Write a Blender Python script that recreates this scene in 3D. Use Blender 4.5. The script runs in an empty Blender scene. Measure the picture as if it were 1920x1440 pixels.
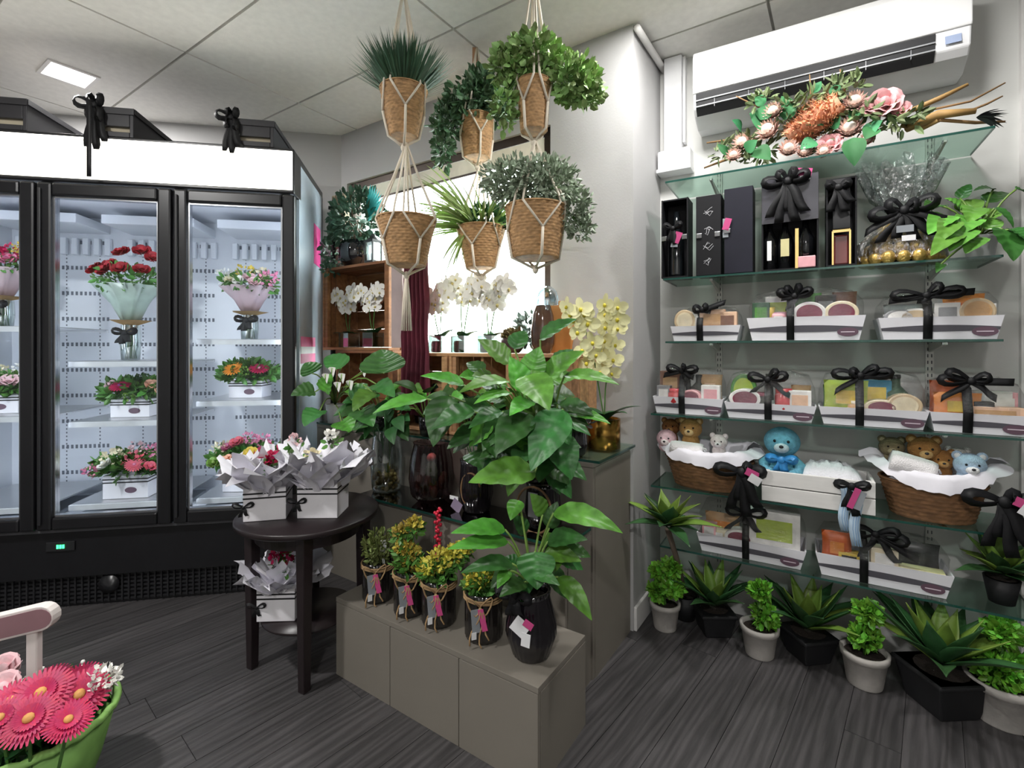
import bpy, math, random
from mathutils import Vector, Matrix
C = bpy.context.scene.collection
sc = bpy.context.scene
PI = math.pi
# ---------------------------------------------------------------- camera
F = 915.0            # focal length in pixels of the 1920 px wide frame
HY = 652.0           # horizon row
CH = 1.26            # camera height
cd = bpy.data.cameras.new('camera'); cam = bpy.data.objects.new('camera', cd); C.objects.link(cam)
cam.location = (0, 0, CH); cam.rotation_euler = (PI/2, 0, 0)
cd.sensor_width = 36; cd.lens = F/1920*36; cd.shift_y = -(720-HY)/1920; cd.clip_start = .02
sc.camera = cam
# ---------------------------------------------------------------- world, exposure
w = bpy.data.worlds.new('daylight'); sc.world = w; w.use_nodes = True
bg = w.node_tree.nodes['Background']; bg.inputs[0].default_value = (.97, .985, 1, 1); bg.inputs[1].default_value = 12.0
sc.view_settings.view_transform = 'Standard'; sc.view_settings.look = 'None'
sc.view_settings.exposure = 0.45; sc.view_settings.gamma = 1; sc.view_settings.use_curve_mapping = False
sc.cycles.transparent_max_bounces = 24; sc.cycles.max_bounces = 8
LAMP_W = 23.0
# ---------------------------------------------------------------- frames
def P(x, y, d): return Vector(((x-960)/F*d, d, CH-(y-HY)/F*d))
def zat(y, d): return CH-(y-HY)/F*d
class Frame:
    def __init__(s, o, ax, ay): s.o = Vector(o); s.ax = Vector(ax).normalized(); s.ay = Vector(ay).normalized(); s.rz = math.atan2(s.ax.y, s.ax.x)
    def p(s, a, b, z=0): q = s.o+s.ax*a+s.ay*b; return Vector((q.x, q.y, z))
    def a_at(s, px, b):                    # coordinate along the plane b where the column px looks
        r = (px-960)/F; q = s.o+s.ay*b
        return (r*q.y-q.x)/(s.ax.x-r*s.ax.y)
    def d(s, a, b): return (s.o+s.ax*a+s.ay*b).y
UV = Frame((0, 0), (.830, -.558), (.558, .830))                 # window wall: u along, v away from the room
RW = Frame((.758, 2.494), (.86, -.5106), (.5106, .86))          # shelf wall: t along, negative b into the room
FR = Frame((-1.1215, 2.534), (.984, .179), (-.179, .984))       # fridge front: a along (negative = along its doors), b into it
# ---------------------------------------------------------------- materials
def lin(c):
    if isinstance(c, str): c = tuple(int(c[i:i+2], 16) for i in (0, 2, 4))
    return tuple(((x/255)/12.92 if x/255 <= .04045 else ((x/255+.055)/1.055)**2.4) for x in c)+(1,)
MATS = {}
def mat(name, col, rough=.5, metal=0, var=.12, scale=9, bump=0, bscale=80, rnd=0, isl=0, emit=0, spec=.5, stretch=None, trans=0, sub=0, coat=0):
    if name in MATS: return MATS[name]
    m = bpy.data.materials.new(name); m.use_nodes = True; MATS[name] = m
    nt = m.node_tree; N = nt.nodes; L = nt.links; b = N['Principled BSDF']
    c = lin(col); b.inputs['Roughness'].default_value = rough; b.inputs['Metallic'].default_value = metal
    b.inputs['Specular IOR Level'].default_value = spec; b.inputs['Coat Weight'].default_value = coat
    if trans: b.inputs['Transmission Weight'].default_value = trans
    tc = N.new('ShaderNodeTexCoord'); mp = N.new('ShaderNodeMapping'); L.new(tc.outputs['Object'], mp.inputs[0])
    if stretch: mp.inputs['Scale'].default_value = stretch
    no = N.new('ShaderNodeTexNoise'); no.inputs['Scale'].default_value = scale; no.inputs['Detail'].default_value = 4
    L.new(mp.outputs[0], no.inputs[0])
    rp = N.new('ShaderNodeValToRGB'); rp.color_ramp.elements[0].position = .3; rp.color_ramp.elements[1].position = .7
    lo = tuple(max(0, x*(1-var)) for x in c[:3])+(1,); hi = tuple(min(1, x*(1+var)) for x in c[:3])+(1,)
    rp.color_ramp.elements[0].color = lo; rp.color_ramp.elements[1].color = hi
    L.new(no.outputs[0], rp.inputs[0]); out = rp.outputs[0]
    if rnd or isl:
        hs = N.new('ShaderNodeHueSaturation'); L.new(out, hs.inputs['Color']); out = hs.outputs[0]
        src = N.new('ShaderNodeObjectInfo').outputs['Random'] if rnd else N.new('ShaderNodeNewGeometry').outputs['Random Per Island']
        k = rnd or isl
        mr = N.new('ShaderNodeMapRange'); mr.inputs[3].default_value = 1-k; mr.inputs[4].default_value = 1+k; L.new(src, mr.inputs[0]); L.new(mr.outputs[0], hs.inputs['Value'])
        m2 = N.new('ShaderNodeMapRange'); m2.inputs[3].default_value = .5-k*.05; m2.inputs[4].default_value = .5+k*.05; L.new(src, m2.inputs[0]); L.new(m2.outputs[0], hs.inputs['Hue'])
    L.new(out, b.inputs['Base Color'])
    if emit: L.new(out, b.inputs['Emission Color']); b.inputs['Emission Strength'].default_value = emit
    if sub:
        b.inputs['Subsurface Weight'].default_value = sub; b.inputs['Subsurface Radius'].default_value = (.02, .02, .02)
    if bump:
        n2 = N.new('ShaderNodeTexNoise'); n2.inputs['Scale'].default_value = bscale; n2.inputs['Detail'].default_value = 3; L.new(mp.outputs[0], n2.inputs[0])
        bp = N.new('ShaderNodeBump'); bp.inputs['Strength'].default_value = bump; bp.inputs['Distance'].default_value = .01
        L.new(n2.outputs[0], bp.inputs['Height']); L.new(bp.outputs[0], b.inputs['Normal'])
    return m
def film(name, col=(255, 255, 255), clear=.85, rough=.08, wrinkle=0):
    """thin clear sheet: see-through with a fresnel gloss"""
    if name in MATS: return MATS[name]
    m = bpy.data.materials.new(name); m.use_nodes = True; MATS[name] = m
    nt = m.node_tree; N = nt.nodes; L = nt.links; N.remove(N['Principled BSDF']); out = N['Material Output']
    tr = N.new('ShaderNodeBsdfTransparent'); tr.inputs[0].default_value = lin(col)
    gl = N.new('ShaderNodeBsdfGlossy'); gl.inputs['Roughness'].default_value = rough
    lw = N.new('ShaderNodeLayerWeight'); lw.inputs[0].default_value = .35
    mr = N.new('ShaderNodeMapRange'); mr.inputs[3].default_value = 1-clear; mr.inputs[4].default_value = min(1, (1-clear)*3.0); L.new(lw.outputs['Facing'], mr.inputs[0])
    mx = N.new('ShaderNodeMixShader'); L.new(mr.outputs[0], mx.inputs[0]); L.new(tr.outputs[0], mx.inputs[1]); L.new(gl.outputs[0], mx.inputs[2])
    if wrinkle:
        no = N.new('ShaderNodeTexNoise'); no.inputs['Scale'].default_value = 14; no.inputs['Detail'].default_value = 5
        bp = N.new('ShaderNodeBump'); bp.inputs['Strength'].default_value = wrinkle; bp.inputs['Distance'].default_value = .03
        L.new(no.outputs[0], bp.inputs['Height']); L.new(bp.outputs[0], gl.inputs['Normal'])
    L.new(mx.outputs[0], out.inputs[0]); return m
def glow(name, col, strength):
    if name in MATS: return MATS[name]
    m = bpy.data.materials.new(name); m.use_nodes = True; MATS[name] = m
    N = m.node_tree.nodes; N.remove(N['Principled BSDF']); e = N.new('ShaderNodeEmission'); e.inputs[0].default_value = lin(col); e.inputs[1].default_value = strength
    m.node_tree.links.new(e.outputs[0], N['Material Output'].inputs[0]); return m
# ---------------------------------------------------------------- mesh builder
def V3(*a): return Vector(a)
class MB:
    def __init__(s): s.v = []; s.f = []; s.m = []
    def add(s, vs, fs, mi=0):
        o = len(s.v); s.v += [tuple(q) for q in vs]; s.f += [tuple(i+o for i in f) for f in fs]; s.m += [mi]*len(fs); return s
    def box(s, c, size, rz=0, mi=0, taper=1.0, tilt=None):
        x, y, z = (k/2 for k in size); vs = []
        R = Matrix.Rotation(rz, 3, 'Z')
        if tilt: R = R @ Matrix.Rotation(tilt[1], 3, tilt[0])
        for dz in (-1, 1):
            k = taper if dz < 0 else 1
            for dx, dy in ((-1, -1), (1, -1), (1, 1), (-1, 1)): vs.append(Vector(c)+R@Vector((dx*x*k, dy*y*k, dz*z)))
        return s.add(vs, [(3, 2, 1, 0), (4, 5, 6, 7), (0, 1, 5, 4), (1, 2, 6, 5), (2, 3, 7, 6), (3, 0, 4, 7)], mi)
    def prism(s, poly, h0, h1, mi=0, fn=None):
        """polygon in (x, z) extruded along y, or mapped by fn(a, b, h)"""
        fn = fn or (lambda a, b, h: (a, h, b)); n = len(poly)
        vs = [fn(a, b, h0) for a, b in poly]+[fn(a, b, h1) for a, b in poly]
        return s.add(vs, [tuple(range(n)), tuple(range(2*n-1, n-1, -1))]+[(i, n+i, n+(i+1) % n, (i+1) % n) for i in range(n)], mi)
    def lathe(s, prof, seg=20, mi=0, c=(0, 0, 0), mod=None, sx=1, sy=1, cap=True):
        vs = []; fs = []; n = len(prof)
        for i, (r, z) in enumerate(prof):
            for k in range(seg):
                a = 2*PI*k/seg; q = r*(mod(i, a) if mod else 1); vs.append((c[0]+q*math.cos(a)*sx, c[1]+q*math.sin(a)*sy, c[2]+z))
        for i in range(n-1):
            for k in range(seg): k2 = (k+1) % seg; fs.append((i*seg+k, i*seg+k2, (i+1)*seg+k2, (i+1)*seg+k))
        if cap: fs.append(tuple(range(seg))[::-1]); fs.append(tuple((n-1)*seg+k for k in range(seg)))
        return s.add(vs, fs, mi)
    def tube(s, pts, r, seg=6, mi=0):
        pts = [Vector(p) for p in pts]; n = len(pts); vs = []; fs = []; up = Vector((0, 0, 1)); prev = None
        for i, p in enumerate(pts):
            t = (pts[min(i+1, n-1)]-pts[max(i-1, 0)]); t = t.normalized() if t.length > 1e-9 else up
            if prev is None: prev = t.orthogonal().normalized()
            a = (prev-t*prev.dot(t)); a = a.normalized() if a.length > 1e-6 else t.orthogonal().normalized(); prev = a; b = t.cross(a)
            q = r[i] if isinstance(r, (list, tuple)) else r
            for k in range(seg): an = 2*PI*k/seg; vs.append(p+(a*math.cos(an)+b*math.sin(an))*q)
        for i in range(n-1):
            for k in range(seg): k2 = (k+1) % seg; fs.append((i*seg+k, i*seg+k2, (i+1)*seg+k2, (i+1)*seg+k))
        fs.append(tuple(range(seg))[::-1]); fs.append(tuple((n-1)*seg+k for k in range(seg)))
        return s.add(vs, fs, mi)
    def strip(s, pts, w, side, mi=0):
        pts = [Vector(p) for p in pts]; n = len(pts); vs = []
        for i, p in enumerate(pts):
            sd = Vector(side[i] if isinstance(side, list) else side).normalized(); q = w[i] if isinstance(w, (list, tuple)) else w
            vs += [p-sd*q/2, p+sd*q/2]
        return s.add(vs, [(2*i, 2*i+1, 2*i+3, 2*i+2) for i in range(n-1)], mi)
    def blob(s, c, r, seg=12, rings=8, mi=0, mod=None, M=None):
        vs = []; fs = []; c = Vector(c)
        if not hasattr(r, '__len__'): r = (r, r, r)
        for i in range(rings+1):
            th = PI*i/rings
            for k in range(seg):
                a = 2*PI*k/seg; q = mod(th, a) if mod else 1
                p = Vector((r[0]*math.sin(th)*math.cos(a)*q, r[1]*math.sin(th)*math.sin(a)*q, r[2]*math.cos(th)*q))
                vs.append(c+(M@p if M else p))
        for i in range(rings):
            for k in range(seg): k2 = (k+1) % seg; fs.append((i*seg+k, (i+1)*seg+k, (i+1)*seg+k2, i*seg+k2))
        return s.add(vs, fs, mi)
    def leaf(s, p0, p1, w, bend=.15, nl=8, nw=4, fold=.25, shape='lily', mi=0, nrm=None, pleat=0):
        p0 = Vector(p0); p1 = Vector(p1); ax = p1-p0; ln = ax.length; up = Vector(nrm or (0, 0, 1))
        up = up-ax.normalized()*up.dot(ax.normalized()); up = up.normalized() if up.length > 1e-4 else ax.orthogonal().normalized()
        cm = (p0+p1)/2+up*bend*ln*2*.5
        vs = []
        for i in range(nl+1):
            t = i/nl; c = p0*(1-t)**2+cm*2*t*(1-t)+p1*t*t; tg = ((cm-p0)*(1-t)+(p1-cm)*t); tg = tg.normalized() if tg.length > 1e-9 else ax.normalized()
            sd = tg.cross(up); sd = sd.normalized() if sd.length > 1e-6 else tg.orthogonal().normalized(); n = sd.cross(tg)
            if shape == 'lily': f = math.sin(PI*min(1, t**.72))**.85*(1-.25*t)*1.15
            elif shape == 'agave': f = (.55+.45*math.sin(PI*min(1, t*1.15)))*(1-t**3.2) 
            elif shape == 'heart': f = math.sin(PI*min(1, .06+.94*t**.55))**.75*1.1
            elif shape == 'blade': f = (1-t)**.7
            elif shape == 'petal': f = math.sin(PI*(.12+.80*t))**.7
            else: f = math.sin(PI*t)**.7
            if i == nl: f = max(f, .001) if shape != 'petal' else f
            for j in range(nw+1):
                q = j/nw*2-1; pl = pleat*math.cos(abs(q)*6-t*30)*w*f*min(1, abs(q)*4)
                vs.append(c+sd*(q*w/2*f)+n*(abs(q)*fold*w/2*f+pl))
        return s.add(vs, [(i*(nw+1)+j, i*(nw+1)+j+1, (i+1)*(nw+1)+j+1, (i+1)*(nw+1)+j) for i in range(nl) for j in range(nw)], mi)
    def fol(s, c, r, n, size, rng, mi=0, hollow=.45, up=.25, wide=.55, bottom=-1.0):
        c = Vector(c)
        if not hasattr(r, '__len__'): r = (r, r, r)
        for _ in range(n):
            while True:
                d = Vector((rng.gauss(0, 1), rng.gauss(0, 1), rng.gauss(0, 1))).normalized()
                if d.z > bottom: break
            k = hollow+(1-hollow)*rng.random()**.6
            p = c+Vector((d.x*r[0], d.y*r[1], d.z*r[2]))*k
            dr = (d+Vector((rng.gauss(0, .6), rng.gauss(0, .6), rng.gauss(0, .6)+up))).normalized()
            sd = dr.cross(Vector((rng.gauss(0, 1), rng.gauss(0, 1), rng.gauss(0, 1)))).normalized(); nn = sd.cross(dr)
            L = size*rng.uniform(.65, 1.25); W = L*wide/2
            m = p+dr*L*.5-nn*L*.1; e1 = p+dr*L*.3+nn*L*.04; e2 = p+dr*L*.72+nn*L*.02
            s.add([p, e1+sd*W*.92, e2+sd*W*.8, p+dr*L-nn*L*.06, e2-sd*W*.8, e1-sd*W*.92, m], [(0, 1, 6), (1, 2, 6), (2, 3, 6), (3, 4, 6), (4, 5, 6), (5, 0, 6)], mi)
        return s
    def tf(s, M):
        s.v = [tuple(M@Vector(q)) for q in s.v]; return s
    def join(s, o, M=None, mo=0):
        return s.add([(M@Vector(q)) if M else q for q in o.v], o.f, 0) if not o.m else s._join(o, M, mo)
    def _join(s, o, M, mo):
        b = len(s.v); s.v += [tuple(M@Vector(q)) if M else q for q in o.v]; s.f += [tuple(i+b for i in f) for f in o.f]; s.m += [k+mo for k in o.m]; return s
def mesh(name, mb, mats, smooth=True):
    me = bpy.data.meshes.new(name); me.from_pydata(mb.v, [], mb.f)
    for m in (mats if isinstance(mats, (list, tuple)) else [mats]): me.materials.append(m)
    if any(mb.m): me.polygons.foreach_set('material_index', mb.m)
    if smooth: me.polygons.foreach_set('use_smooth', [True]*len(mb.f))
    me.update(); return me
def obj(name, mb, mats, parent=None, smooth=False, bevel=0, solid=0, label=None, stuff=False, loc=None, sub=0):
    o = bpy.data.objects.new(name, mesh(name, mb, mats, smooth)); C.objects.link(o)
    if parent: o.parent = parent
    if loc: o.location = loc
    if solid: md = o.modifiers.new('solid', 'SOLIDIFY'); md.thickness = solid; md.offset = 0
    if bevel: md = o.modifiers.new('bevel', 'BEVEL'); md.width = bevel; md.segments = 2; md.limit_method = 'ANGLE'
    if sub: md = o.modifiers.new('subsurf', 'SUBSURF'); md.levels = sub; md.render_levels = sub
    if label: o['label'] = label
    if stuff: o['kind'] = 'stuff'
    return o
def tag(o, label, cat, group=None):
    o['label'] = label; o['category'] = cat
    if group: o['group'] = group
    return o
def thing(name, label, cat, loc=(0, 0, 0), rz=0, group=None):
    o = bpy.data.objects.new(name, None); C.objects.link(o); o.location = loc; o.rotation_euler = (0, 0, rz); o.empty_display_size = .05
    return tag(o, label, cat, group)
def struct(name, mb, m, label=None, smooth=False, bevel=0, parent=None):
    o = obj(name, mb, m, parent, smooth, bevel); o['kind'] = 'structure'
    if label: o['label'] = label
    return o
# ================================================================ the room
CEIL = 2.70
m_wallg = mat('grey wall paint', 'b4b3b3', .75, var=.04, scale=3, bump=.05, bscale=120)
m_wallw = mat('white wall paint', 'd2d2cf', .7, var=.03, scale=3, bump=.04, bscale=120)
m_trim = mat('white trim paint', 'e6e4e2', .45, var=.03)
m_ceil = mat('ceiling tile board', 'efede8', .9, var=.04, scale=30, bump=.1, bscale=200, rnd=.02)
m_grid = mat('ceiling grid metal', 'b4b2ac', .6)
m_alu = mat('brown anodised aluminium', '4a413c', .4, .6)
# floor: dark grey wood planks laid along one direction
m_floor = mat('dark grey oak plank', '494748', .42, var=.26, scale=5, rnd=.18, bump=.12, bscale=22, stretch=(.7, 9, 1))
def wood_detail(m):
    nt = m.node_tree; N = nt.nodes; L = nt.links
    hs = [n for n in N if n.type == 'HUE_SAT'][0]; b = N['Principled BSDF']; mp = [n for n in N if n.type == 'MAPPING'][0]
    oi = N.new('ShaderNodeObjectInfo'); va = N.new('ShaderNodeVectorMath'); va.operation = 'ADD'; sm = N.new('ShaderNodeVectorMath'); sm.operation = 'SCALE'; sm.inputs['Scale'].default_value = 3.1
    L.new(oi.outputs['Location'], sm.inputs[0]); L.new(mp.outputs[0], va.inputs[0]); L.new(sm.outputs[0], va.inputs[1])
    wv = N.new('ShaderNodeTexWave'); wv.wave_type = 'BANDS'; wv.bands_direction = 'Y'; wv.inputs['Scale'].default_value = 1.3; wv.inputs['Distortion'].default_value = 9; wv.inputs['Detail'].default_value = 3; wv.inputs['Detail Scale'].default_value = 1.6
    L.new(va.outputs[0], wv.inputs[0])
    rp = N.new('ShaderNodeValToRGB'); rp.color_ramp.elements[0].color = (.74, .74, .74, 1); rp.color_ramp.elements[1].color = (1.22, 1.2, 1.2, 1); L.new(wv.outputs[0], rp.inputs[0])
    mx = N.new('ShaderNodeMix'); mx.data_type = 'RGBA'; mx.blend_type = 'MULTIPLY'; mx.inputs[0].default_value = .8
    L.new(hs.outputs[0], mx.inputs[6]); L.new(rp.outputs[0], mx.inputs[7]); L.new(mx.outputs[2], b.inputs['Base Color'])
wood_detail(m_floor)
FL = Frame((0, 0), (.653, .757), (-.757, .653))
m_joint = mat('floor joint', '2d2b2c', .8)
fl = struct('floor', MB().box((0, .9, -.06), (12, 9.5, .11)), m_joint, 'dark grey wood plank floor')
PW, PL = .148, 1.22
pm = mesh('plank', MB().box((0, 0, -.0025), (PL-.002, PW-.002, .005)), m_floor, False)
rng = random.Random(4)
for j in range(-24, 34):
    off = rng.uniform(0, PL)
    for i in range(-4, 6):
        a = i*PL+off; b = j*PW; q = FL.p(a, b)
        if -3.3 < q.x < 2.9 and .15 < q.y < 3.9:
            o = bpy.data.objects.new('plank', pm); C.objects.link(o); o.parent = fl; o.location = (q.x, q.y, 0); o.rotation_euler = (0, 0, FL.rz)
# ceiling: suspended tiles 1.2 x 0.6 in a thin grid
WV = 2.10
cor = UV.a_at(640, WV); UE = -.7625; c0 = UV.p(cor, WV)
BK = Frame((c0.x, c0.y), (.984, .179), (-.179, .984))
cpoly = [(q.x, q.y) for q in (V3(-4.1, -1.9, 0), V3(3.9, -1.9, 0), RW.p(3.6, .1), RW.p(-.1, .1), UV.p(UE, WV+.6), UV.p(UE, WV+.1), UV.p(cor, WV+.1), BK.p(-3.3, .1))]
cl = struct('ceiling', MB().prism(cpoly, CEIL+.016, CEIL+.16, fn=lambda a, b, h: (a, b, h)), m_grid, 'suspended ceiling of pale tiles in a thin grid')
tm = mesh('ceiling_tile', MB().box((0, 0, .008), (1.188, .582, .016)), m_ceil, False)
for i in range(-4, 5):
    for j in range(-5, 5):
        q = UV.p(-2.05+1.2*i, 1.386+.594*j, CEIL); 
        if -4.2 < q.x < 3.8 and -1.6 < q.y < 4.2 and (j < 2 or i > 0) and j < 3:
            o = bpy.data.objects.new('ceiling_tile', tm); C.objects.link(o); o.parent = cl; o.location = q; o.rotation_euler = (0, 0, UV.rz)
# walls
def uvbox(mb, u0, u1, v0, v1, z0, z1, mi=0):
    mb.add([UV.p(a, b, z) for z in (z0, z1) for a, b in ((u0, v0), (u1, v0), (u1, v1), (u0, v1))], [(3, 2, 1, 0), (4, 5, 6, 7), (0, 1, 5, 4), (1, 2, 6, 5), (2, 3, 7, 6), (3, 0, 4, 7)], mi); return mb
WL, WR, WT, WB = cor+.06, UV.a_at(1032, WV), 2.36, 1.02
mb = MB(); uvbox(mb, cor-.02, WL, WV, WV+.14, 0, 2.9); uvbox(mb, WL, WR, WV, WV+.14, WT, 2.9); uvbox(mb, WL, WR, WV, WV+.14, 0, WB); uvbox(mb, WR, UE, WV, WV+.62, 0, 2.9)
struct('wall_window', mb, m_wallg, 'grey painted wall around the bright window')
def frbox(mb, fr, a0, a1, b0, b1, z0, z1, mi=0):
    mb.add([fr.p(a, b, z) for z in (z0, z1) for a, b in ((a0, b0), (a1, b0), (a1, b1), (a0, b1))], [(3, 2, 1, 0), (4, 5, 6, 7), (0, 1, 5, 4), (1, 2, 6, 5), (2, 3, 7, 6), (3, 0, 4, 7)], mi); return mb
struct('wall_back', frbox(MB(), BK, -4.2, 0, 0, .14, 0, 2.9), m_wallg, 'grey wall behind the flower fridge')
struct('wall_right', frbox(MB(), RW, -.12, 1.335, 0, .14, 0, 2.9), m_wallw, 'pale wall behind the glass shelves')
m_dark = mat('dark door paint', '2b2a2c', .5)
struct('trim_1', frbox(MB(), RW, 1.318, 1.36, -.025, 0.0, 0, 2.9), m_trim, 'white corner trim at the end of the shelf wall')
struct('door_1', frbox(MB(), RW, 1.36, 2.35, 0, .05, 0, 2.05), m_dark, 'dark door beyond the shelf wall')
struct('wall_door', frbox(MB(), RW, 1.36, 3.6, .05, .19, 0, 2.9), m_wallw, 'wall around the dark door')
struct('wall_left', MB().box((-4.05, 1.0, 1.45), (.12, 5.8, 2.9)), m_wallg, 'grey side wall beyond the fridge')
mb = uvbox(MB(), UE, UE+.014, WV+.005, WV+.46, 0, .105)
struct('baseboard_column', mb, m_trim, 'white skirting board on the grey column', bevel=.003)
# conduit in the recess ceiling corner
struct('trim_2', MB().tube([UV.p(UE+.02, WV-.01+.1*k, CEIL-.03) for k in range(5)], .016, 8), m_trim, 'pale cable conduit along the ceiling corner', smooth=True)
mb = MB().box((-.1, -1.85, 1.45), (8.0, .1, 2.9))
struct('wall_rear', mb, m_wallw, 'pale plain wall at the back of the shop')
struct('wall_side', MB().box((3.85, .2, 1.45), (.12, 4.4, 2.9)), m_wallw, 'pale side wall past the dark door')
# window
m_glass = film('window glass', (250, 255, 253), .94, .02)
wf = MB()
fw = .045
uvbox(wf, WL, WR, WV+.02, WV+.08, WT-fw, WT); uvbox(wf, WL, WR, WV+.02, WV+.08, WB, WB+fw); uvbox(wf, WL, WL+fw, WV+.02, WV+.08, WB, WT); uvbox(wf, WR-fw, WR, WV+.02, WV+.08, WB, WT)
win = struct('window_1', wf, m_alu, 'bright window with brown frame behind the hanging baskets')
uvbox(mb2 := MB(), WL+fw, WR-fw, WV+.045, WV+.051, WB+fw, WT-fw); obj('pane', mb2, m_glass, win)
mb = uvbox(MB(), WL+fw+.002, WR-fw-.002, WV+.022, WV+.03, WT-.13, WT-fw-.002); obj('roller_blind', mb, mat('cream blind fabric', 'e9e4d6', .8, trans=.0), win)
mb = uvbox(MB(), WL+fw+.002, WR-fw-.002, WV+.018, WV+.034, WT-.142, WT-.13); obj('blind_bar', mb, m_alu, win)
# ceiling lamps: small square LED panels set in the tiles
m_led = glow('led diffuser', (255, 252, 245), 9)
# one panel is in the picture; the two by the shelves are where the highlights on the glossy air conditioner put them,
# the two behind the camera are the same panels over the rest of the shop
def _uv(x, y): return x*UV.ax.x+y*UV.ax.y, x*UV.ay.x+y*UV.ay.y
LP = [(-3.37, .83, 1.0, '', 'square LED panel in the ceiling above the flower fridge'), (*_uv(.58, 1.82), .42, '_column_offscreen', 'square LED panel in the ceiling between grey column and gift shelves'), (*_uv(1.03, 1.37), .5, '_shelves_offscreen', 'square LED panel in the ceiling in front of the gift shelves'), (-2.05, -.4, 1.5, '_floor_offscreen', 'square LED panel in the ceiling over the open floor'), (.35, -1.0, 1.3, '_counter_offscreen', 'square LED panel in the ceiling over the shop counter side')]
for u, v, pw, off, lab in LP:
    t = thing('ceiling_light'+off, lab, 'ceiling light', UV.p(u, v, CEIL), UV.rz, 'square LED ceiling panels')
    fr = MB()
    for dx, dy, sx, sy in ((0, .097, .21, .016), (0, -.097, .21, .016), (.097, 0, .016, .178), (-.097, 0, .016, .178)): fr.box((dx, dy, -.004), (sx, sy, .008))
    obj('bezel', fr, m_trim, t); obj('diffuser'+off, MB().box((0, 0, -.001), (.178, .178, .004)), m_led, t)
    ld = bpy.data.lights.new('panel_light'+off, 'AREA'); ld.energy = LAMP_W*pw; ld.size = .18; ld.color = (1, .985, .965); ld.spread = PI
    lo = bpy.data.objects.new('panel_light'+off, ld); C.objects.link(lo); lo.parent = t; lo.location = (0, 0, -.012)
# ================================================================ shared materials
m_blk = mat('black painted metal', '17171a', .32, .0, var=.1)
m_blk2 = mat('charcoal plastic', '1f1f22', .5, var=.1)
m_chrome = mat('brushed chrome', 'c9cbd0', .25, 1)
m_white = mat('white plastic', 'e8e8ea', .4, var=.03)
m_ribbon = mat('black satin ribbon', '121215', .58, var=.2, spec=.35)
m_glass2 = film('clear glass', (240, 252, 246), .88, .03)
m_edge = mat('green glass edge', '1f4b42', .15, spec=.8)
m_paper = mat('white tissue paper', 'eceaf2', .7, var=.05, sub=0)
m_stem = mat('green stem', '4d7a35', .5, var=.25)
m_dkleaf = mat('dark green leaf', '2c5a2c', .45, var=.3, isl=.3)
m_mdleaf = mat('mid green leaf', '55863a', .45, var=.3, isl=.3)
m_ltleaf = mat('fresh green leaf', '86ab4a', .45, var=.25, isl=.25)
m_wht_fl = mat('white petal', 'f4f2ec', .6, var=.06)
m_cream = mat('cream petal', 'f1e6c4', .6, var=.1)
m_pink = mat('pink petal', 'e78fb0', .6, var=.15, isl=.15)
m_lpink = mat('pale pink petal', 'f3cdd2', .6, var=.12, isl=.1)
m_mag = mat('magenta petal', 'b8124f', .55, var=.2, isl=.15)
m_red = mat('deep red petal', 'a31624', .6, var=.25)
m_org = mat('orange petal', 'f0952a', .6, var=.15)
m_pur = mat('purple petal', '8d3a86', .6, var=.2)
m_yel = mat('yellow petal', 'ecd05a', .6, var=.12)
m_peach = mat('peach petal', 'f0b79a', .6, var=.12)
m_coral = mat('coral petal', 'e4697a', .6, var=.15, isl=.15)
m_hess = mat('hessian', 'b08d5d', .9, var=.25, bump=.4, bscale=300)
m_tagp = mat('magenta printed card', 'c2457f', .6)
# ---------------------------------------------------------------- small builders
def rot_to(d):
    d = Vector(d).normalized(); return d.to_track_quat('Z', 'Y').to_matrix().to_4x4()
def rose(c, r, d=(0, -.3, 1), n=3, rng=random):
    mb = MB()
    for k in range(n):
        m = 4+k; rr = r*(.35+.65*(k+1)/n); h = r*1.05*(1-.18*k)
        for i in range(m):
            a = 2*PI*(i+.4*k)/m
            q = Vector((math.cos(a), math.sin(a), 0)); 
            mb.leaf(q*rr*.25-V3(0, 0, r*.35), q*rr+V3(0, 0, h*.45), rr*1.5, -.22, 4, 4, .35, 'petal', nrm=(q.x, q.y, .6))
    mb.blob((0, 0, 0), (r*.4, r*.4, r*.5), 8, 5)
    return mb.tf(Matrix.Translation(Vector(c)) @ rot_to(d))
def gerbera(c, r, d=(0, -.5, 1), n=22):
    mb = MB()
    for lay in range(3):
        k = 1-.25*lay
        for i in range(n-4*lay):
            a = 2*PI*(i+.5*lay)/(n-4*lay); q = Vector((math.cos(a), math.sin(a), 0))
            mb.leaf(q*r*.12+V3(0, 0, .02*r+.05*r*lay), q*r*k+V3(0, 0, r*(.06+.10*lay)), r*5.4/n, .06, 4, 2, .15, 'petal', mi=0)
    mb.blob((0, 0, r*.17), (r*.2, r*.2, r*.12), 10, 5, 1)
    return mb.tf(Matrix.Translation(Vector(c)) @ rot_to(d))
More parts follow.
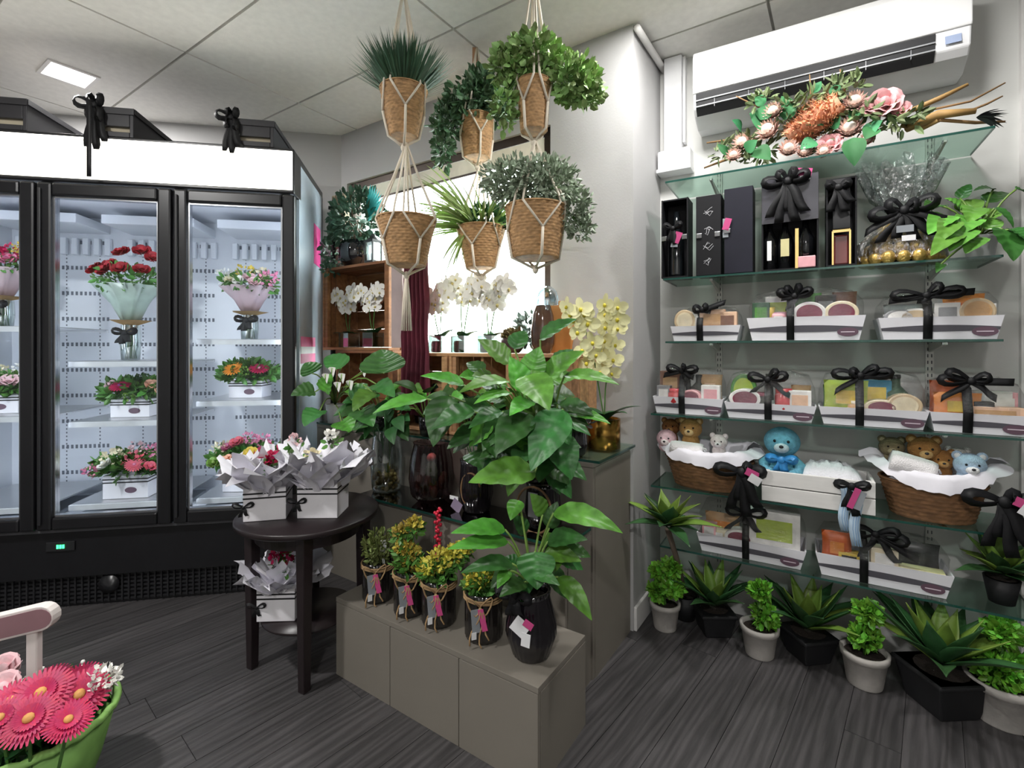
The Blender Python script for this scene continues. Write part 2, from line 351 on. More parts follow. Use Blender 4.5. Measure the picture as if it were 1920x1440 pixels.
def bow_mb(c, s, w, tails=((-.25, -.8), (.3, -.7)), loops=((-1, .35), (1, .35)), fwd=-1):
    """ribbon bow seen from -y: loops (x, z) and tails (x, z) in units of s"""
    mb = MB(); c = Vector(c)
    for lx, lz in loops:
        pts = []
        for k in range(11):
            t = k/10; a = 2*PI*t
            r = math.sin(PI*t); pts.append(c+V3(lx*s*r+.12*s*math.sin(a)*-lz, fwd*(.06*s+.22*s*math.sin(PI*t)), lz*s*r+.22*s*math.sin(a)*(1 if lx > 0 else -1)))
        sds = []
        for k in range(11):
            tg = pts[min(k+1, 10)]-pts[max(k-1, 0)]; pr = V3(-tg.z, 0, tg.x); pr = pr.normalized() if pr.length > 1e-6 else V3(0, 0, 1)
            sds.append(tuple(pr*(.8 if k < 6 else -.8)+V3(0, .6 if k < 6 else -.6, 0)) if False else tuple(pr*.75+V3(0, .66, 0)))
        mb.strip(pts, [w*(.5+.4*math.sin(PI*k/10)) for k in range(11)], sds)
    for tx, tz in tails:
        pts = [c+V3(tx*s*(t**1.0)+.06*s*math.sin(6*t), fwd*(.07*s+.08*s*math.sin(PI*t)), tz*s*t) for t in (k/7 for k in range(8))]
        mb.strip(pts, w, (1, .25, .1) if abs(tz) >= abs(tx) else (.2, .4, 1))
    mb.blob(c+V3(0, fwd*.09*s, 0), (w*.5, w*.35, w*.5), 8, 6)
    return mb
def tissue(c, r0, r1, h, n, rng, spiky=1.0, zdrop=0):
    """crumpled pointed sheets fanning out of a box"""
    mb = MB(); c = Vector(c)
    for i in range(n):
        a = 2*PI*(i+rng.uniform(-.3, .3))/n; q = V3(math.cos(a), math.sin(a), 0); sd = V3(-q.y, q.x, 0)
        L = rng.uniform(.8, 1.2); hh = h*rng.uniform(.7, 1.15)-zdrop*rng.random(); w = r1*rng.uniform(.75, 1.15)
        g = []
        for u in range(5):
            t = u/4
            for v in range(5):
                s = v/4-.5; wid = w*(.55+.65*t)*(1-(t**3)*.75*spiky)
                p = c+q*(r0+(r1*L-r0)*t**1.2)+sd*s*wid+V3(0, 0, hh*t-abs(s)*h*.35*t)
                p += V3(rng.gauss(0, 1), rng.gauss(0, 1), rng.gauss(0, 1))*r1*.05*(.3+t)
                g.append(p)
        mb.add(g, [(a5*5+b5, a5*5+b5+1, a5*5+b5+6, a5*5+b5+5) for a5 in range(4) for b5 in range(4)])
    return mb
def flowers(parent, items, rng):
    """items: (kind, x, y, z, r, material, material2) in the thing's own frame"""
    for it in items:
        k, x, y, z, r, m = it[:6]; m2 = it[6] if len(it) > 6 else m_yel
        d = (x*2.5+rng.gauss(0, .15), -.55+rng.gauss(0, .15), .8)
        if k == 'gerbera': obj('gerbera', gerbera((x, y, z), r, d), [m, m2], parent, True)
        elif k == 'rose': obj('rose', rose((x, y, z), r, d), m, parent, True)
        else:
            mb = MB(); mb.fol((x, y, z), (r, r, r*.8), 60, r*.42, rng, wide=.8); obj('flower_cluster', mb, m, parent, True)
# ================================================================ the glass door fridge
FH = 2.262; FD = .68; FWID = .045-(2*FR.a_at(78, 0)-FR.a_at(330, 0))
fr = thing('flower_fridge', 'tall black glass door display fridge full of flower arrangements', 'fridge', FR.p(0, 0), FR.rz)
m_side = mat('pale blue white side panel', 'b9c9d8', .25, var=.05, coat=.3)
m_liner = mat('white fridge liner', 'e3e6ec', .45, var=.02)
W = FWID
HB = zat(362, FR.d(0, 0)); HT = zat(290, FR.d(0, 0))      # light box bottom and top at the corner
DB, DT = .395, HB-.022                                        # door bottom and top
mb = MB()
mb.box((-W/2, FD-.02, 1.13), (W, .04, 2.24)); mb.box((-W/2, FD/2+.03, HT-.005), (W, FD-.06, .04)); mb.box((-W/2, FD/2+.03, .34), (W, FD-.06, .08)); mb.box((-W+.02, FD/2+.03, 1.3), (.04, FD-.06, 1.9))
mb.box((-W/2, FD/2+.05, .19), (W-.01, FD-.1, .25)); obj('cabinet', mb, m_blk, fr, bevel=.004)
mb = MB().box((-.0135, FD/2+.04, (.38+FH-.02)/2), (.027, FD-.06, FH-.40)); obj('side_panel', mb, m_side, fr, bevel=.003)
mb = MB()
for a0, sx in ((-W/2, W-.1),): mb.box((a0, FD-.045, 1.26), (sx, .01, 1.76)); mb.box((a0, .36, .385), (sx, .55, .012)); mb.box((a0, .36, DT+.0), (sx, .55, .012))
mb.box((-.034, .37, 1.26), (.012, .58, 1.76)); mb.box((-W+.05, .37, 1.26), (.012, .58, 1.76))
obj('liner', mb, m_liner, fr)
# door edges from the photograph's columns, on the front plane
ED = [FR.a_at(x, 0) for x in (558, 330, 78)]; ED.append(ED[2]-(ED[1]-ED[2]))
mb = MB()
mb.box((-W/2, .035, (HB+HT)/2), (W, .15, HT-HB+.03)); obj('header_box', mb, m_blk, fr, bevel=.006)
mb = MB().box((-W/2, -.0425, (HB+HT)/2), (W-.016, .01, HT-HB-.004)); obj('light_box_sign', mb, glow('white backlit sign', (255, 251, 238), 4.0), fr, label='glowing white backlit header')
m_gask = mat('grey door gasket', '8f949b', .5)
for k in range(3):
    x1, x0 = ED[k]-.004, ED[k+1]+.004; cx = (x0+x1)/2; wd = x1-x0; f = .062; mb = MB()
    mb.box((x0+f/2, -.02, (DB+DT)/2), (f, .045, DT-DB)); mb.box((x1-f/2, -.02, (DB+DT)/2), (f, .045, DT-DB))
    mb.box((cx, -.02, DT-f/2), (wd-2*f, .045, f)); mb.box((cx, -.02, DB+f/2), (wd-2*f, .045, f))
    d = obj('door', mb, m_blk, fr, bevel=.01)
    g = MB(); z0, z1 = DB+f, DT-f; xa, xb = x0+f, x1-f
    for q in ((xa+.004, .008), (xb-.004, .008)): g.box((q[0], -.012, (z0+z1)/2), (q[1], .03, z1-z0))
    g.box((cx, -.012, z1-.004), (xb-xa, .03, .008)); g.box((cx, -.012, z0+.004), (xb-xa, .03, .008)); obj('chrome_bead', g, m_chrome, d)
    obj('pane', MB().box((cx, -.014, (z0+z1)/2), (xb-xa-.016, .006, z1-z0-.016)), film('fridge door glass', (250, 253, 255), .978, .02), d)
    obj('handle', MB().box((x0+.018, -.0475, (DB+DT)/2), (.014, .012, DT-DB-.06)), m_blk2, d, bevel=.004)
# mullions with light strips between the doors, inside
m_strip = glow('fridge light strip', (236, 243, 255), 10)
for k in range(4):
    x = ED[k] if k else -.045
    x = max(min(x, -.06), -W+.075)
    obj('mullion', MB().box((x, .055, 1.26), (.05, .04, 1.74)), m_white, fr, bevel=.004)
    s = -1 if k < 3 else 1
    obj('light_strip', MB().box((x-.0, .081, 1.26), (.022, .010, 1.6)), m_strip, fr)
# back wall: perforated strips and slot rows
m_slot = mat('dark vent slot', '70757f', .8)
for k in range(3):
    mb = MB(); xa, xb = ED[k+1]+.06, ED[k]-.06
    for zr in [.52+.152*i for i in range(10)]:
        x = xa
        while x < xb: mb.box((x, FD-.0505, zr), (.012, .002, .022)); x += .0235
    for q in (.12, .5, .88):
        xx = xa+(xb-xa)*q
        for i in range(66): mb.box((xx, FD-.0505, .47+.022*i), (.006, .002, .009))
    obj('vent_slot_rows', mb, m_slot, fr, stuff=True)
    mb = MB()
    for i in range(9): mb.box((xa+(xb-xa)*i/8, FD-.07, 1.86), (.03, .03, .10))
    mb.box(((xa+xb)/2, .48, 1.965), (xb-xa, .3, .05)); obj('fan_housing', mb, m_liner, fr, bevel=.004)
SH = {}
m_wire = mat('white coated shelf wire', 'eef0f4', .4)
for k, zs in ((0, (zat(637, 2.58), zat(752, 2.58))), (1, (zat(678, 2.5), zat(789, 2.5))), (2, (zat(612, 2.38), zat(783, 2.38)))):
    for i, z in enumerate(zs+(.47,)):
        xa, xb = ED[k+1]+.05, ED[k]-.055; mb = MB(); SH[k, i] = z
        mb.box(((xa+xb)/2, .105, z-.012), (xb-xa, .012, .026)); mb.box(((xa+xb)/2, .60, z-.008), (xb-xa, .012, .016))
        nb = 22
        for q in range(nb): mb.box((xa+(xb-xa)*(q+.5)/nb, .3525, z-.004), (.006, .49, .006))
        obj('shelf', mb, m_wire, fr)
        obj('shelf_glass', MB().box(((xa+xb)/2, .3525, z+.0015), (xb-xa, .49, .003)), film('frosted shelf sheet', (225, 232, 238), .55, .3), fr)
for k in range(3):
    xa, xb = ED[k+1]+.06, ED[k]-.06
    obj('drip_tray', MB().box(((xa+xb)/2, .3, .405), (xb-xa, .4, .02)), mat('steel tray', '8d9499', .35, .8), fr, bevel=.004)
# base
mb = MB().box((-W/2, .02, .385), (W, .07, .014)); obj('base_ledge', mb, mat('grey ledge', '5a5a5e', .4, .3), fr)
mb = MB().box((-W/2, .03, .265), (W, .06, .226)); obj('base_panel', mb, m_blk, fr, bevel=.004)
dx = FR.a_at(115, 0)
mb = MB().box((dx, -.004, zat(1026, 2.33)), (.12, .008, .045)); dsp = obj('control_panel', mb, m_blk2, fr, bevel=.002)
mb = MB(); 
for i in range(3): mb.box((dx-.01+.012*i, -.0095, zat(1026, 2.33)), (.008, .003, .018))
obj('display_digit', mb, glow('green display', (60, 255, 130), 3), fr, label='green glowing temperature digits')
mb = MB().box((-W/2, .06, .075), (W, .05, .15)); obj('grille_backing', mb, m_blk, fr)
for i in range(7): obj('grille_slat', MB().box((-W/2, .03, .022+.02*i), (W-.02, .012, .009)), m_blk2, fr)
mb = MB()
for i in range(60): mb.box((-W+.03+i*(W-.06)/59, .021, .082), (.007, .008, .13))
obj('grille_bars', mb, m_blk2, fr, stuff=True)
obj('fan_cap', MB().lathe([(.0, -.004), (.045, -.004), (.045, .006), (.0, .006)], 20).tf(Matrix.Translation((FR.a_at(202, 0), .012, zat(1098, 2.37))) @ Matrix.Rotation(PI/2, 4, 'X')), m_blk, fr, True)
# stickers on the side panel, things of the fridge
def side_patch(y0, y1, b0, b1, m, name):
    d = FR.d(0, (b0+b1)/2); zc = (zat(y0, d), zat(y1, d))
    mb = MB().box((.0012, (b0+b1)/2, (zc[0]+zc[1])/2), (.002, b1-b0, zc[0]-zc[1])); obj(name, mb, m, fr)
side_patch(425, 498, .42, .6, mat('hot pink sticker', 'e8479a', .5), 'round_sticker')
side_patch(632, 650, .1, .45, mat('pink paper', 'ec6fa5', .6), 'pink_card'); side_patch(650, 663, .1, .45, m_white, 'white_card'); side_patch(663, 680, .1, .45, mat('pink paper', 'ec6fa5', .6), 'pink_card')
# ---------------------------------------------------------------- dark gift boxes with bows on the fridge roof
m_box = mat('black stained wood', '2a292d', .5, var=.2)
m_bei = mat('beige lining', 'b5ab95', .8)
for (x0, x1, ytop, lab) in ((-48, 50, 186, 'open dark wooden crate on the fridge roof, without a bow in view'), (172, 250, 205, 'open dark wooden crate with the long ribbon tail hanging over the lit header'), (427, 513, 228, 'open dark wooden crate with bow at the fridge roof end beside the window')):
    b0 = -.035; a0, a1 = FR.a_at(x0, b0), FR.a_at(x1, b0); d = FR.d(a1, b0); h = zat(ytop, d)-HT-.016; wd = a1-a0; dp = .40
    t = thing('gift_crate', lab, 'crate', FR.p((a0+a1)/2, b0+dp/2, HT+.016), FR.rz, 'dark crates on the fridge roof')
    obj('side', MB().box((wd/2-.008, 0, h/2), (.016, dp, h)), m_box, t, bevel=.002); obj('side', MB().box((-wd/2+.008, 0, h/2), (.016, dp, h)), m_box, t, bevel=.002)
    obj('front_board', MB().box((0, -dp/2+.008, h*.68), (wd-.034, .016, h*.62)), m_box, t, bevel=.002); obj('front_rail', MB().box((0, -dp/2+.008, .0125), (wd-.034, .016, .025)), m_box, t, bevel=.002)
    obj('back_board', MB().box((0, dp/2-.008, h/2), (wd-.034, .016, h)), m_box, t); obj('lining', MB().box((0, -dp/2+.03, h*.4), (wd-.036, .02, h*.7)), m_bei, t)
    obj('rim', MB().box((0, -dp/2-.003, h-.015), (wd+.01, .008, .03)).box((wd/2+.003, 0, h-.012), (.008, dp, .024)), m_box, t)
    if x0 > 0:
        zb = h*1.0; s = .1 if x0 < 300 else .085
        mb = bow_mb((-wd/2+.02, -dp/2-.006, zb), s, .034, ((-.25, -2.0), (.15, -2.1), (.05, -1.2), (.5, -1.7), (.35, -1.0)), ((-.75, .1), (.35, .35), (-.25, -.5), (.3, -.6), (-.2, .3)))
        if x0 < 300: mb.strip([(-wd/2+.03, -dp/2-.07-.0*k, zb-.06*k) for k in range(7)], .02, (1, 0, 0))
        obj('bow', mb, m_ribbon, t, True, solid=.002)
# ---------------------------------------------------------------- flower arrangements inside the fridge
m_kraft = mat('clear green cellophane', 'a9d3b4', .2, var=.1, trans=.35)
m_pkwrap = mat('pale pink wrap', 'ecd3d8', .4, var=.1, trans=.4)
m_gwrap = mat('green white wrap', 'd3e6da', .3, var=.12, scale=20, trans=.45)
m_jar = film('glass jar', (228, 240, 236), .7, .05)
def fridge_spot(px, b, k, i):
    a = FR.a_at(px, b); return FR.p(a, b, SH[k, i]+.004), FR.d(a, b)
def bouquet(px, k, i, lab, blooms, wrap, hh, rr, seed, b=.33, collar=True):
    rng = random.Random(seed); p, d = fridge_spot(px, b, k, i)
    t = thing('bouquet', lab, 'bouquet', p, FR.rz, 'hand tied bouquets in the fridge')
    jh = hh*.34
    obj('vase', MB().lathe([(.0, 0), (.042, 0), (.048, jh*.5), (.044, jh)], 18, cap=False), m_jar, t, True)
    mb = MB()
    for q in range(14):
        a = rng.uniform(0, 6.28); r0 = rng.uniform(.0, .033); mb.tube([(r0*math.cos(a), r0*math.sin(a), .008), (.012*math.cos(a+2), .012*math.sin(a+2), jh*1.05), (rr*.6*math.cos(a), rr*.6*math.sin(a), hh*.8)], .003, 5)
    obj('stems', mb, m_stem, t, True)
    mb = MB().lathe([(.025, jh*.95), (rr*.45, hh*.55), (rr*.85, hh*.73)], 30, mod=lambda i, a: 1+.12*math.sin(7*a+i)+.06*math.sin(13*a), cap=False); obj('wrapping', mb, wrap, t, True, solid=.002)
    mb = MB().lathe([(.02, jh*.8), (.03, jh), (.09, jh*1.14)], 26, mod=lambda i, a: 1+.12*math.sin(5*a), cap=False); obj('collar', mb, m_hess if collar else m_paper, t, True)
    obj('bow', bow_mb((0, -.05, jh*.78), .055, .03, ((-.6, -1.0), (.35, -.9), (-.2, -1.1)), ((-1, .2), (1, .2))), m_ribbon, t, True, solid=.0015)
    mb = MB(); mb.fol((0, 0, hh*.78), (rr*.95, rr*.95, hh*.14), 260, .04, rng); obj('foliage', mb, m_mdleaf, t, stuff=True)
    flowers(t, [(kd, x*rr, -.25*rr+y*rr, hh*z, r, m, *mm) for kd, x, y, z, r, m, *mm in blooms], rng)
    return t
bouquet(245, 1, 0, 'bouquet of deep red roses in green wrap with a black bow', [('rose', -.85, -.1, .88, .04, m_red), ('rose', -.45, -.3, .87, .042, m_red), ('rose', -.2, .1, 1.06, .042, m_red), ('rose', .1, -.5, .87, .042, m_red), ('rose', .45, .0, 1.07, .042, m_red), ('rose', .85, -.1, 1.0, .042, m_red), ('rose', .65, -.4, .87, .04, m_red), ('rose', -.65, .3, .95, .038, m_red)], m_gwrap, .56, .17, 1)
bouquet(468, 0, 0, 'pastel bouquet of white and pale pink flowers with a dark bow in the end bay', [('cl', -.7, 0, .85, .05, m_wht_fl), ('rose', -.45, -.3, .82, .034, m_cream), ('cl', -.1, .1, .94, .045, m_yel), ('rose', .15, -.3, .85, .034, m_lpink), ('cl', .45, 0, .9, .045, m_cream), ('cl', .75, -.1, .84, .05, m_pink), ('rose', .4, -.5, .78, .033, m_lpink), ('rose', -.15, -.4, .8, .034, m_wht_fl)], m_pkwrap, .41, .155, 2)
bouquet(5, 2, 0, 'bouquet of pink and purple flowers with pink wrap behind the far fridge door', [('rose', .5, -.3, .84, .04, m_pink), ('rose', .1, -.2, .95, .04, m_mag), ('cl', .75, 0, .98, .04, m_yel), ('rose', -.4, 0, .92, .038, m_pur), ('cl', .6, -.2, .92, .05, m_mag), ('rose', -.7, -.2, .84, .038, m_lpink), ('cl', -.1, -.4, .82, .05, m_pink)], m_pkwrap, .42, .15, 3)
m_boxw = mat('white card flower box', 'ece9ee', .55, var=.02)
m_line = mat('black printed line', '19191c', .5)
def striped_box(t, w, dp, h, oval=True, name='flower_box'):
    obj('box', MB().box((0, 0, h/2), (w, dp, h)), m_boxw, t, bevel=.002)
    mb = MB()
    for z in (h*.70, h*.84): mb.box((0, 0, z), (w+.0016, dp+.0016, .006))
    obj('stripe', mb, m_line, t)
    if oval: obj('oval_logo', MB().lathe([(.0, 0), (.028, 0), (.028, .0015), (0, .0015)], 20, sy=.55).tf(Matrix.Translation((w*.12, -dp/2, h*.36)) @ Matrix.Rotation(PI/2, 4, 'X')), mat('mauve grey oval logo', '6b5563', .5), t, label='mauve oval logo')
def posy(px, k, i, lab, blooms, wd, seed, b=.3, h=.095):
    rng = random.Random(seed); p, d = fridge_spot(px, b, k, i); t = thing('flower_box', lab, 'flower box', p, FR.rz+rng.uniform(-.15, .15), 'boxed flower arrangements in the fridge')
    striped_box(t, wd*.62, .14, h); R = wd/2
    mb = MB(); mb.fol((0, 0, h+.035), (R*1.1, .1, .06), 420, .05, rng, bottom=-.5); obj('foliage', mb, m_mdleaf, t, stuff=True)
    mb = MB()
    for q in range(12):
        a = rng.uniform(0, 6.28); mb.leaf((R*.5*math.cos(a), .05*math.sin(a), h+.01), (R*1.15*math.cos(a), .11*math.sin(a)-.02, h+rng.uniform(-.01, .08)), .03, .12, 5, 2)
    obj('leaf_sprays', mb, m_dkleaf, t, True, stuff=True)
    flowers(t, [(kd, x*R, -.055+y*R, h+.035+z*R, r, m, *mm) for kd, x, y, z, r, m, *mm in blooms], rng)
posy(258, 1, 1, 'white flower box with magenta gerbera and peach roses', [('gerbera', -.25, -.2, .25, .05, m_mag, m_pur), ('rose', -.75, .1, .3, .026, m_lpink), ('rose', .7, -.1, .3, .032, m_peach), ('cl', .3, .2, .5, .03, m_dkleaf), ('cl', .1, -.3, -.1, .028, m_ltleaf), ('rose', .95, 0, .1, .03, m_peach)], .30, 11)
posy(250, 1, 2, 'white flower box of cream, coral and pink flowers on the drip tray', [('cl', -.35, 0, .35, .05, m_cream), ('rose', -.5, -.2, .2, .035, m_wht_fl), ('cl', .2, 0, .2, .05, m_coral), ('gerbera', .35, -.3, .15, .042, m_coral, m_pink), ('cl', .15, .2, .6, .035, m_lpink), ('cl', .7, .1, .5, .04, m_pink), ('cl', -.85, -.2, 0, .035, m_pink), ('rose', .8, -.3, .1, .03, m_coral)], .34, 12, b=.24, h=.12)
posy(470, 0, 1, 'white flower box with an orange gerbera beside a magenta gerbera', [('gerbera', -.4, -.2, .22, .056, m_org, m_yel), ('gerbera', .55, -.2, .22, .052, m_mag, m_pink), ('cl', .05, -.2, .1, .035, m_ltleaf), ('cl', .1, .3, .5, .03, m_ltleaf)], .28, 13)
posy(468, 0, 2, 'low arrangement of pink and lime flowers behind the end fridge door', [('rose', -.5, 0, .4, .034, m_pink), ('rose', -.2, -.1, .55, .036, m_coral), ('cl', .1, .1, .6, .04, m_pink), ('rose', .3, -.3, .25, .036, m_yel), ('rose', .6, -.2, .2, .04, m_mag), ('cl', -.75, .1, .3, .045, m_cream), ('rose', -.8, -.2, -.05, .035, m_ltleaf), ('rose', -.35, -.4, .1, .034, m_peach), ('cl', .85, 0, .25, .04, m_mag), ('cl', .45, .2, .5, .04, m_pink)], .36, 14, b=.26, h=.14)
posy(5, 2, 1, 'white flower box of pale cream roses and purple blooms in the far bay', [('rose', .45, -.2, .25, .042, m_lpink), ('cl', .55, .2, .6, .035, m_wht_fl), ('cl', 0, .2, .5, .04, m_cream), ('rose', .05, -.2, .1, .035, m_pur), ('rose', -.5, -.2, .2, .04, m_wht_fl), ('cl', .85, 0, .2, .03, m_wht_fl)], .32, 15)
# ================================================================ stepped grey display
m_grey = mat('taupe laminate', '7d776e', .55, var=.04, scale=4)
m_seam = mat('dark panel gap', '3a3835', .8)
def cabinet(lab, u0, u1, v0, v1, h, seams, top=True):
    t = thing('display_cabinet', lab, 'cabinet', UV.p((u0+u1)/2, (v0+v1)/2), UV.rz, 'taupe stepped display cabinets')
    w, dp = u1-u0, v1-v0
    obj('carcass', MB().box((0, .004, (h-.018)/2), (w-.004, dp-.02, h-.018)), m_seam, t)
    ed = [u0]+seams+[u1]
    for a, b in zip(ed, ed[1:]): obj('front_panel', MB().box(((a+b)/2-(u0+u1)/2, -dp/2+.008, (h-.02)/2), (b-a-.003, .016, h-.02)), m_grey, t, bevel=.001)
    for s in (-1, 1): obj('side_panel', MB().box((s*(w/2-.006), .008, (h-.02)/2), (.014, dp-.018, h-.02)), m_grey, t)
    obj('top_panel', MB().box((0, 0, h-.009), (w, dp, .018)), m_grey, t, bevel=.001)
    return t
S1 = (UV.a_at(630, 1.185), -.7075, 1.185, 1.492, .298)
cabinet('low taupe cabinet step carrying the twine tied jars', *S1, [UV.a_at(731, 1.185), UV.a_at(860, 1.185)])
S2 = (-1.83, -.784, 1.497, 1.70, .572)
cabinet('middle taupe cabinet step under the dark glass top', *S2, [-1.4])
S3 = (-2.5, -.775, 1.705, 2.095, .822)
cabinet('tallest taupe cabinet against the window wall', *S3, [-1.9, -1.4])
def glass_sheet(lab, c, size, rz, name='glass_sheet', cat='glass sheet', tint=None):
    t = thing(name, lab, cat, c, rz); x, y, z = size
    obj('sheet', MB().box((0, 0, z/2), (x-.002, y-.002, z)), tint or m_glass2, t)
    mb = MB(); e = .002
    mb.box((0, -y/2+e/2, z/2), (x, e, z)); mb.box((-x/2+e/2, 0, z/2), (e, y-2*e, z)); mb.box((x/2-e/2, 0, z/2), (e, y-2*e, z)); obj('polished_edge', mb, m_edge, t)
    return t
Z2 = S2[4]+.01; Z3 = S3[4]+.01
m_smoke = film('smoked glass', (70, 74, 76), .8, .04)
glass_sheet('smoked glass top on the middle display step', UV.p((S2[0]+S2[1])/2-.01, 1.585, S2[4]+.0005), (S2[1]-S2[0]+.03, .222, .0095), UV.rz, tint=m_smoke)
glass_sheet('clear green edged glass top on the tallest cabinet', UV.p((S3[0]+S3[1])/2+.01, 1.9, S3[4]+.0005), (S3[1]-S3[0]+.03, .388, .0095), UV.rz)
# ================================================================ wooden crates
m_crate = mat('warm pine board', '8a5d3b', .65, var=.3, scale=6, stretch=(1, 8, 8), rnd=.12)
m_crate2 = mat('pale pine board', 'b58a62', .65, var=.25, scale=6, stretch=(1, 8, 8), rnd=.12)
def crate(lab, u0, u1, v0, v1, z0, z1, m, mid=False):
    t = thing('wooden_crate', lab, 'crate', UV.p((u0+u1)/2, (v0+v1)/2, z0), UV.rz, 'wooden crates at the window'); w, dp, h = u1-u0, v1-v0, z1-z0; k = .016
    nb = 3
    for i in range(nb):
        y = -dp/2+dp*(i+.5)/nb
        for z in (k/2, h-k/2): obj('slat', MB().box((0, y, z), (w, dp/nb-.006, k)), m, t, bevel=.002)
        for s in (-1, 1): obj('slat', MB().box((s*(w/2-k/2), y, h/2), (k, dp/nb-.006, h-2*k-.001)), m, t, bevel=.002)
    for i in range(4): obj('slat', MB().box((0, dp/2-k/2-.001, k+(h-2*k)*(i+.5)/4), (w-2*k-.002, k, (h-2*k)/4-.002)), m, t, bevel=.002)
    for s in (-1, 1):
        obj('corner_post', MB().box((s*(w/2-k-.0125), -dp/2+.02, h/2), (.024, .024, h-2*k-.002)), m, t, bevel=.002)
    if mid: obj('divider', MB().box((0, 0, h/2), (k, dp-.05, h-2*k-.002)), m, t, bevel=.002)
V0, V1 = 1.82, 2.085
ux = lambda px, v=V0: UV.a_at(px, v)
ZC = 1.245
crate('brown crate with white orchids, stacked uppermost beside the fridge', max(ux(604), -2.62), ux(728), V0, V1, ZC+.001, 1.74, m_crate)
crate('brown crate under the orchid crate beside the fridge', -2.49, ux(735), V0, V1, Z3+.001, ZC, m_crate)
crate('pale pine crate behind the vases, next to the burgundy cloth', ux(744), ux(837), V0, V1, Z3+.001, ZC-.012, m_crate2)
crate('pale pine crate behind the big peace lily', ux(841), ux(960), V0, V1, Z3+.001, ZC-.012, m_crate2, True)
crate('pale pine crate under the amber glass vase', ux(964), ux(1070), V0, V1, Z3+.001, ZC-.012, m_crate2)
ZK = ZC-.011
# ================================================================ leafy plants built leaf by leaf
m_pl = mat('glossy peace lily leaf', '528a31', .4, var=.35, scale=22, rnd=.32, spec=.4)
m_pl2 = mat('deep peace lily leaf', '315f2a', .4, var=.35, scale=22, rnd=.32, spec=.4)
m_pet = mat('petiole', '7a9a4a', .5)
def px_leaves(t, rows, pot, mats, wmul=1.0, name='leaf', petiole=True, bend=.16, shape='lily'):
    """rows: x0,y0,x1,y1,width px, depth at base, depth at tip, material index; pot = world point where the petioles start"""
    inv = t.matrix_basis.inverted()
    for r in rows:
        x0, y0, x1, y1, wp, d0, d1 = r[:7]; mi = r[7] if len(r) > 7 else 0; bd = r[8] if len(r) > 8 else bend
        a, b = P(x0, y0, d0), P(x1, y1, d1); wid = wp/F*(d0+d1)/2*wmul
        mb = MB(); nrm = (b-a).cross(Vector((0, 1, .35)).cross(b-a)) ; nrm = Vector((0, -.55, .85))
        mb.leaf(a, b, wid, bd, 26, 8, .28, shape, 0, nrm, pleat=.026)
        if petiole:
            m = (pot+a)/2+V3(0, 0, .25*(a-pot).length*(1 if a.z > pot.z else .3)); pts = [pot*(1-s)**2+m*2*s*(1-s)+a*s*s for s in (0, .2, .4, .6, .8, 1)]; mb.tube(pts, .0035, 5, 1)
        mb.tf(inv); obj(name, mb, [mats[mi % len(mats)], m_pet], t, True)
def at_thing(name, lab, cat, p, rz=0, group=None): 
    t = thing(name, lab, cat, p, rz, group); t.matrix_basis = Matrix.Translation(p) @ Matrix.Rotation(rz, 4, 'Z'); return t
m_rib = mat('dark ribbed glass', '19161a', .12, spec=.8, var=.15)
m_soil = mat('potting soil', '2a211b', .95, var=.4, bump=.6, bscale=120)
def ribbed_vase(t, r0, r1, r2, h, n=26, m=None):
    prof = [(0, 0), (r0*.9, 0), (r0, .006), (r1, h*.35), (r1*.98, h*.5), (r2, h*.9), (r2*1.06, h), (r2*.93, h), (r2*.9, h*.88)]
    obj('vase', MB().lathe(prof, n*4, mod=lambda i, a: 1+(.03*abs(math.sin(n*a/2))-.015 if 1 < i < 7 else 0), cap=False), m or m_rib, t, True)
    obj('soil', MB().lathe([(0, h*.86), (r2*.9, h*.86)], 20, cap=False), m_soil, t)
d1 = 1.60
p = UV.p(UV.a_at(996, 1.308), 1.308, S1[4]+.001)
LT = at_thing('peace_lily', 'peace lily in a dark ribbed vase with a card, on the low step', 'potted plant', p, UV.rz)
ribbed_vase(LT, .058, .080, .058, .205)
mb = bow_mb((-.02, -.066, .195), .06, .03, ((-.2, -.9), (.4, -.8)), ((-1, .2), (1, .3), (.2, .5))); obj('bow', mb, m_ribbon, LT, True, solid=.0015)
obj('gift_card', MB().box((.012, -.083, .125), (.05, .002, .05), .25, tilt=('Y', .6)).box((.03, -.080, .09), (.028, .002, .04), .2, tilt=('Y', .1)), m_white, LT)
obj('gift_card', MB().box((.040, -.082, .140), (.03, .002, .022), .25, tilt=('Y', .5)), m_tagp, LT)
dp_ = p.y; pot = p+V3(0, 0, .2)
rows = [(947, 993, 845, 1000, 34, 1.5, 1.45, 0), (952, 1015, 838, 1030, 32, 1.5, 1.42, 0, .1), (960, 1057, 863, 1075, 32, 1.5, 1.4, 1), (983, 1092, 936, 1120, 30, 1.48, 1.4, 1), (1003, 1035, 1007, 1106, 62, 1.48, 1.42, 1, .1), (1038, 962, 1168, 1000, 44, 1.52, 1.45, 0, .22), (1027, 1015, 1102, 1012, 38, 1.55, 1.5, 1), (1047, 1082, 1110, 1164, 34, 1.5, 1.42, 0, .2), (1017, 965, 994, 925, 32, 1.56, 1.56, 0), (972, 938, 957, 976, 28, 1.55, 1.5, 0), (1027, 1068, 1058, 1050, 26, 1.5, 1.5, 0), (953, 1070, 932, 1104, 22, 1.48, 1.42, 0), (1030, 990, 1045, 940, 30, 1.58, 1.6, 1), (985, 1000, 960, 965, 28, 1.6, 1.6, 1), (1060, 1030, 1108, 1045, 26, 1.6, 1.6, 1), (1000, 1075, 1050, 1098, 26, 1.46, 1.4, 1), (975, 1060, 945, 1045, 24, 1.6, 1.62, 1)]
rng = random.Random(301)
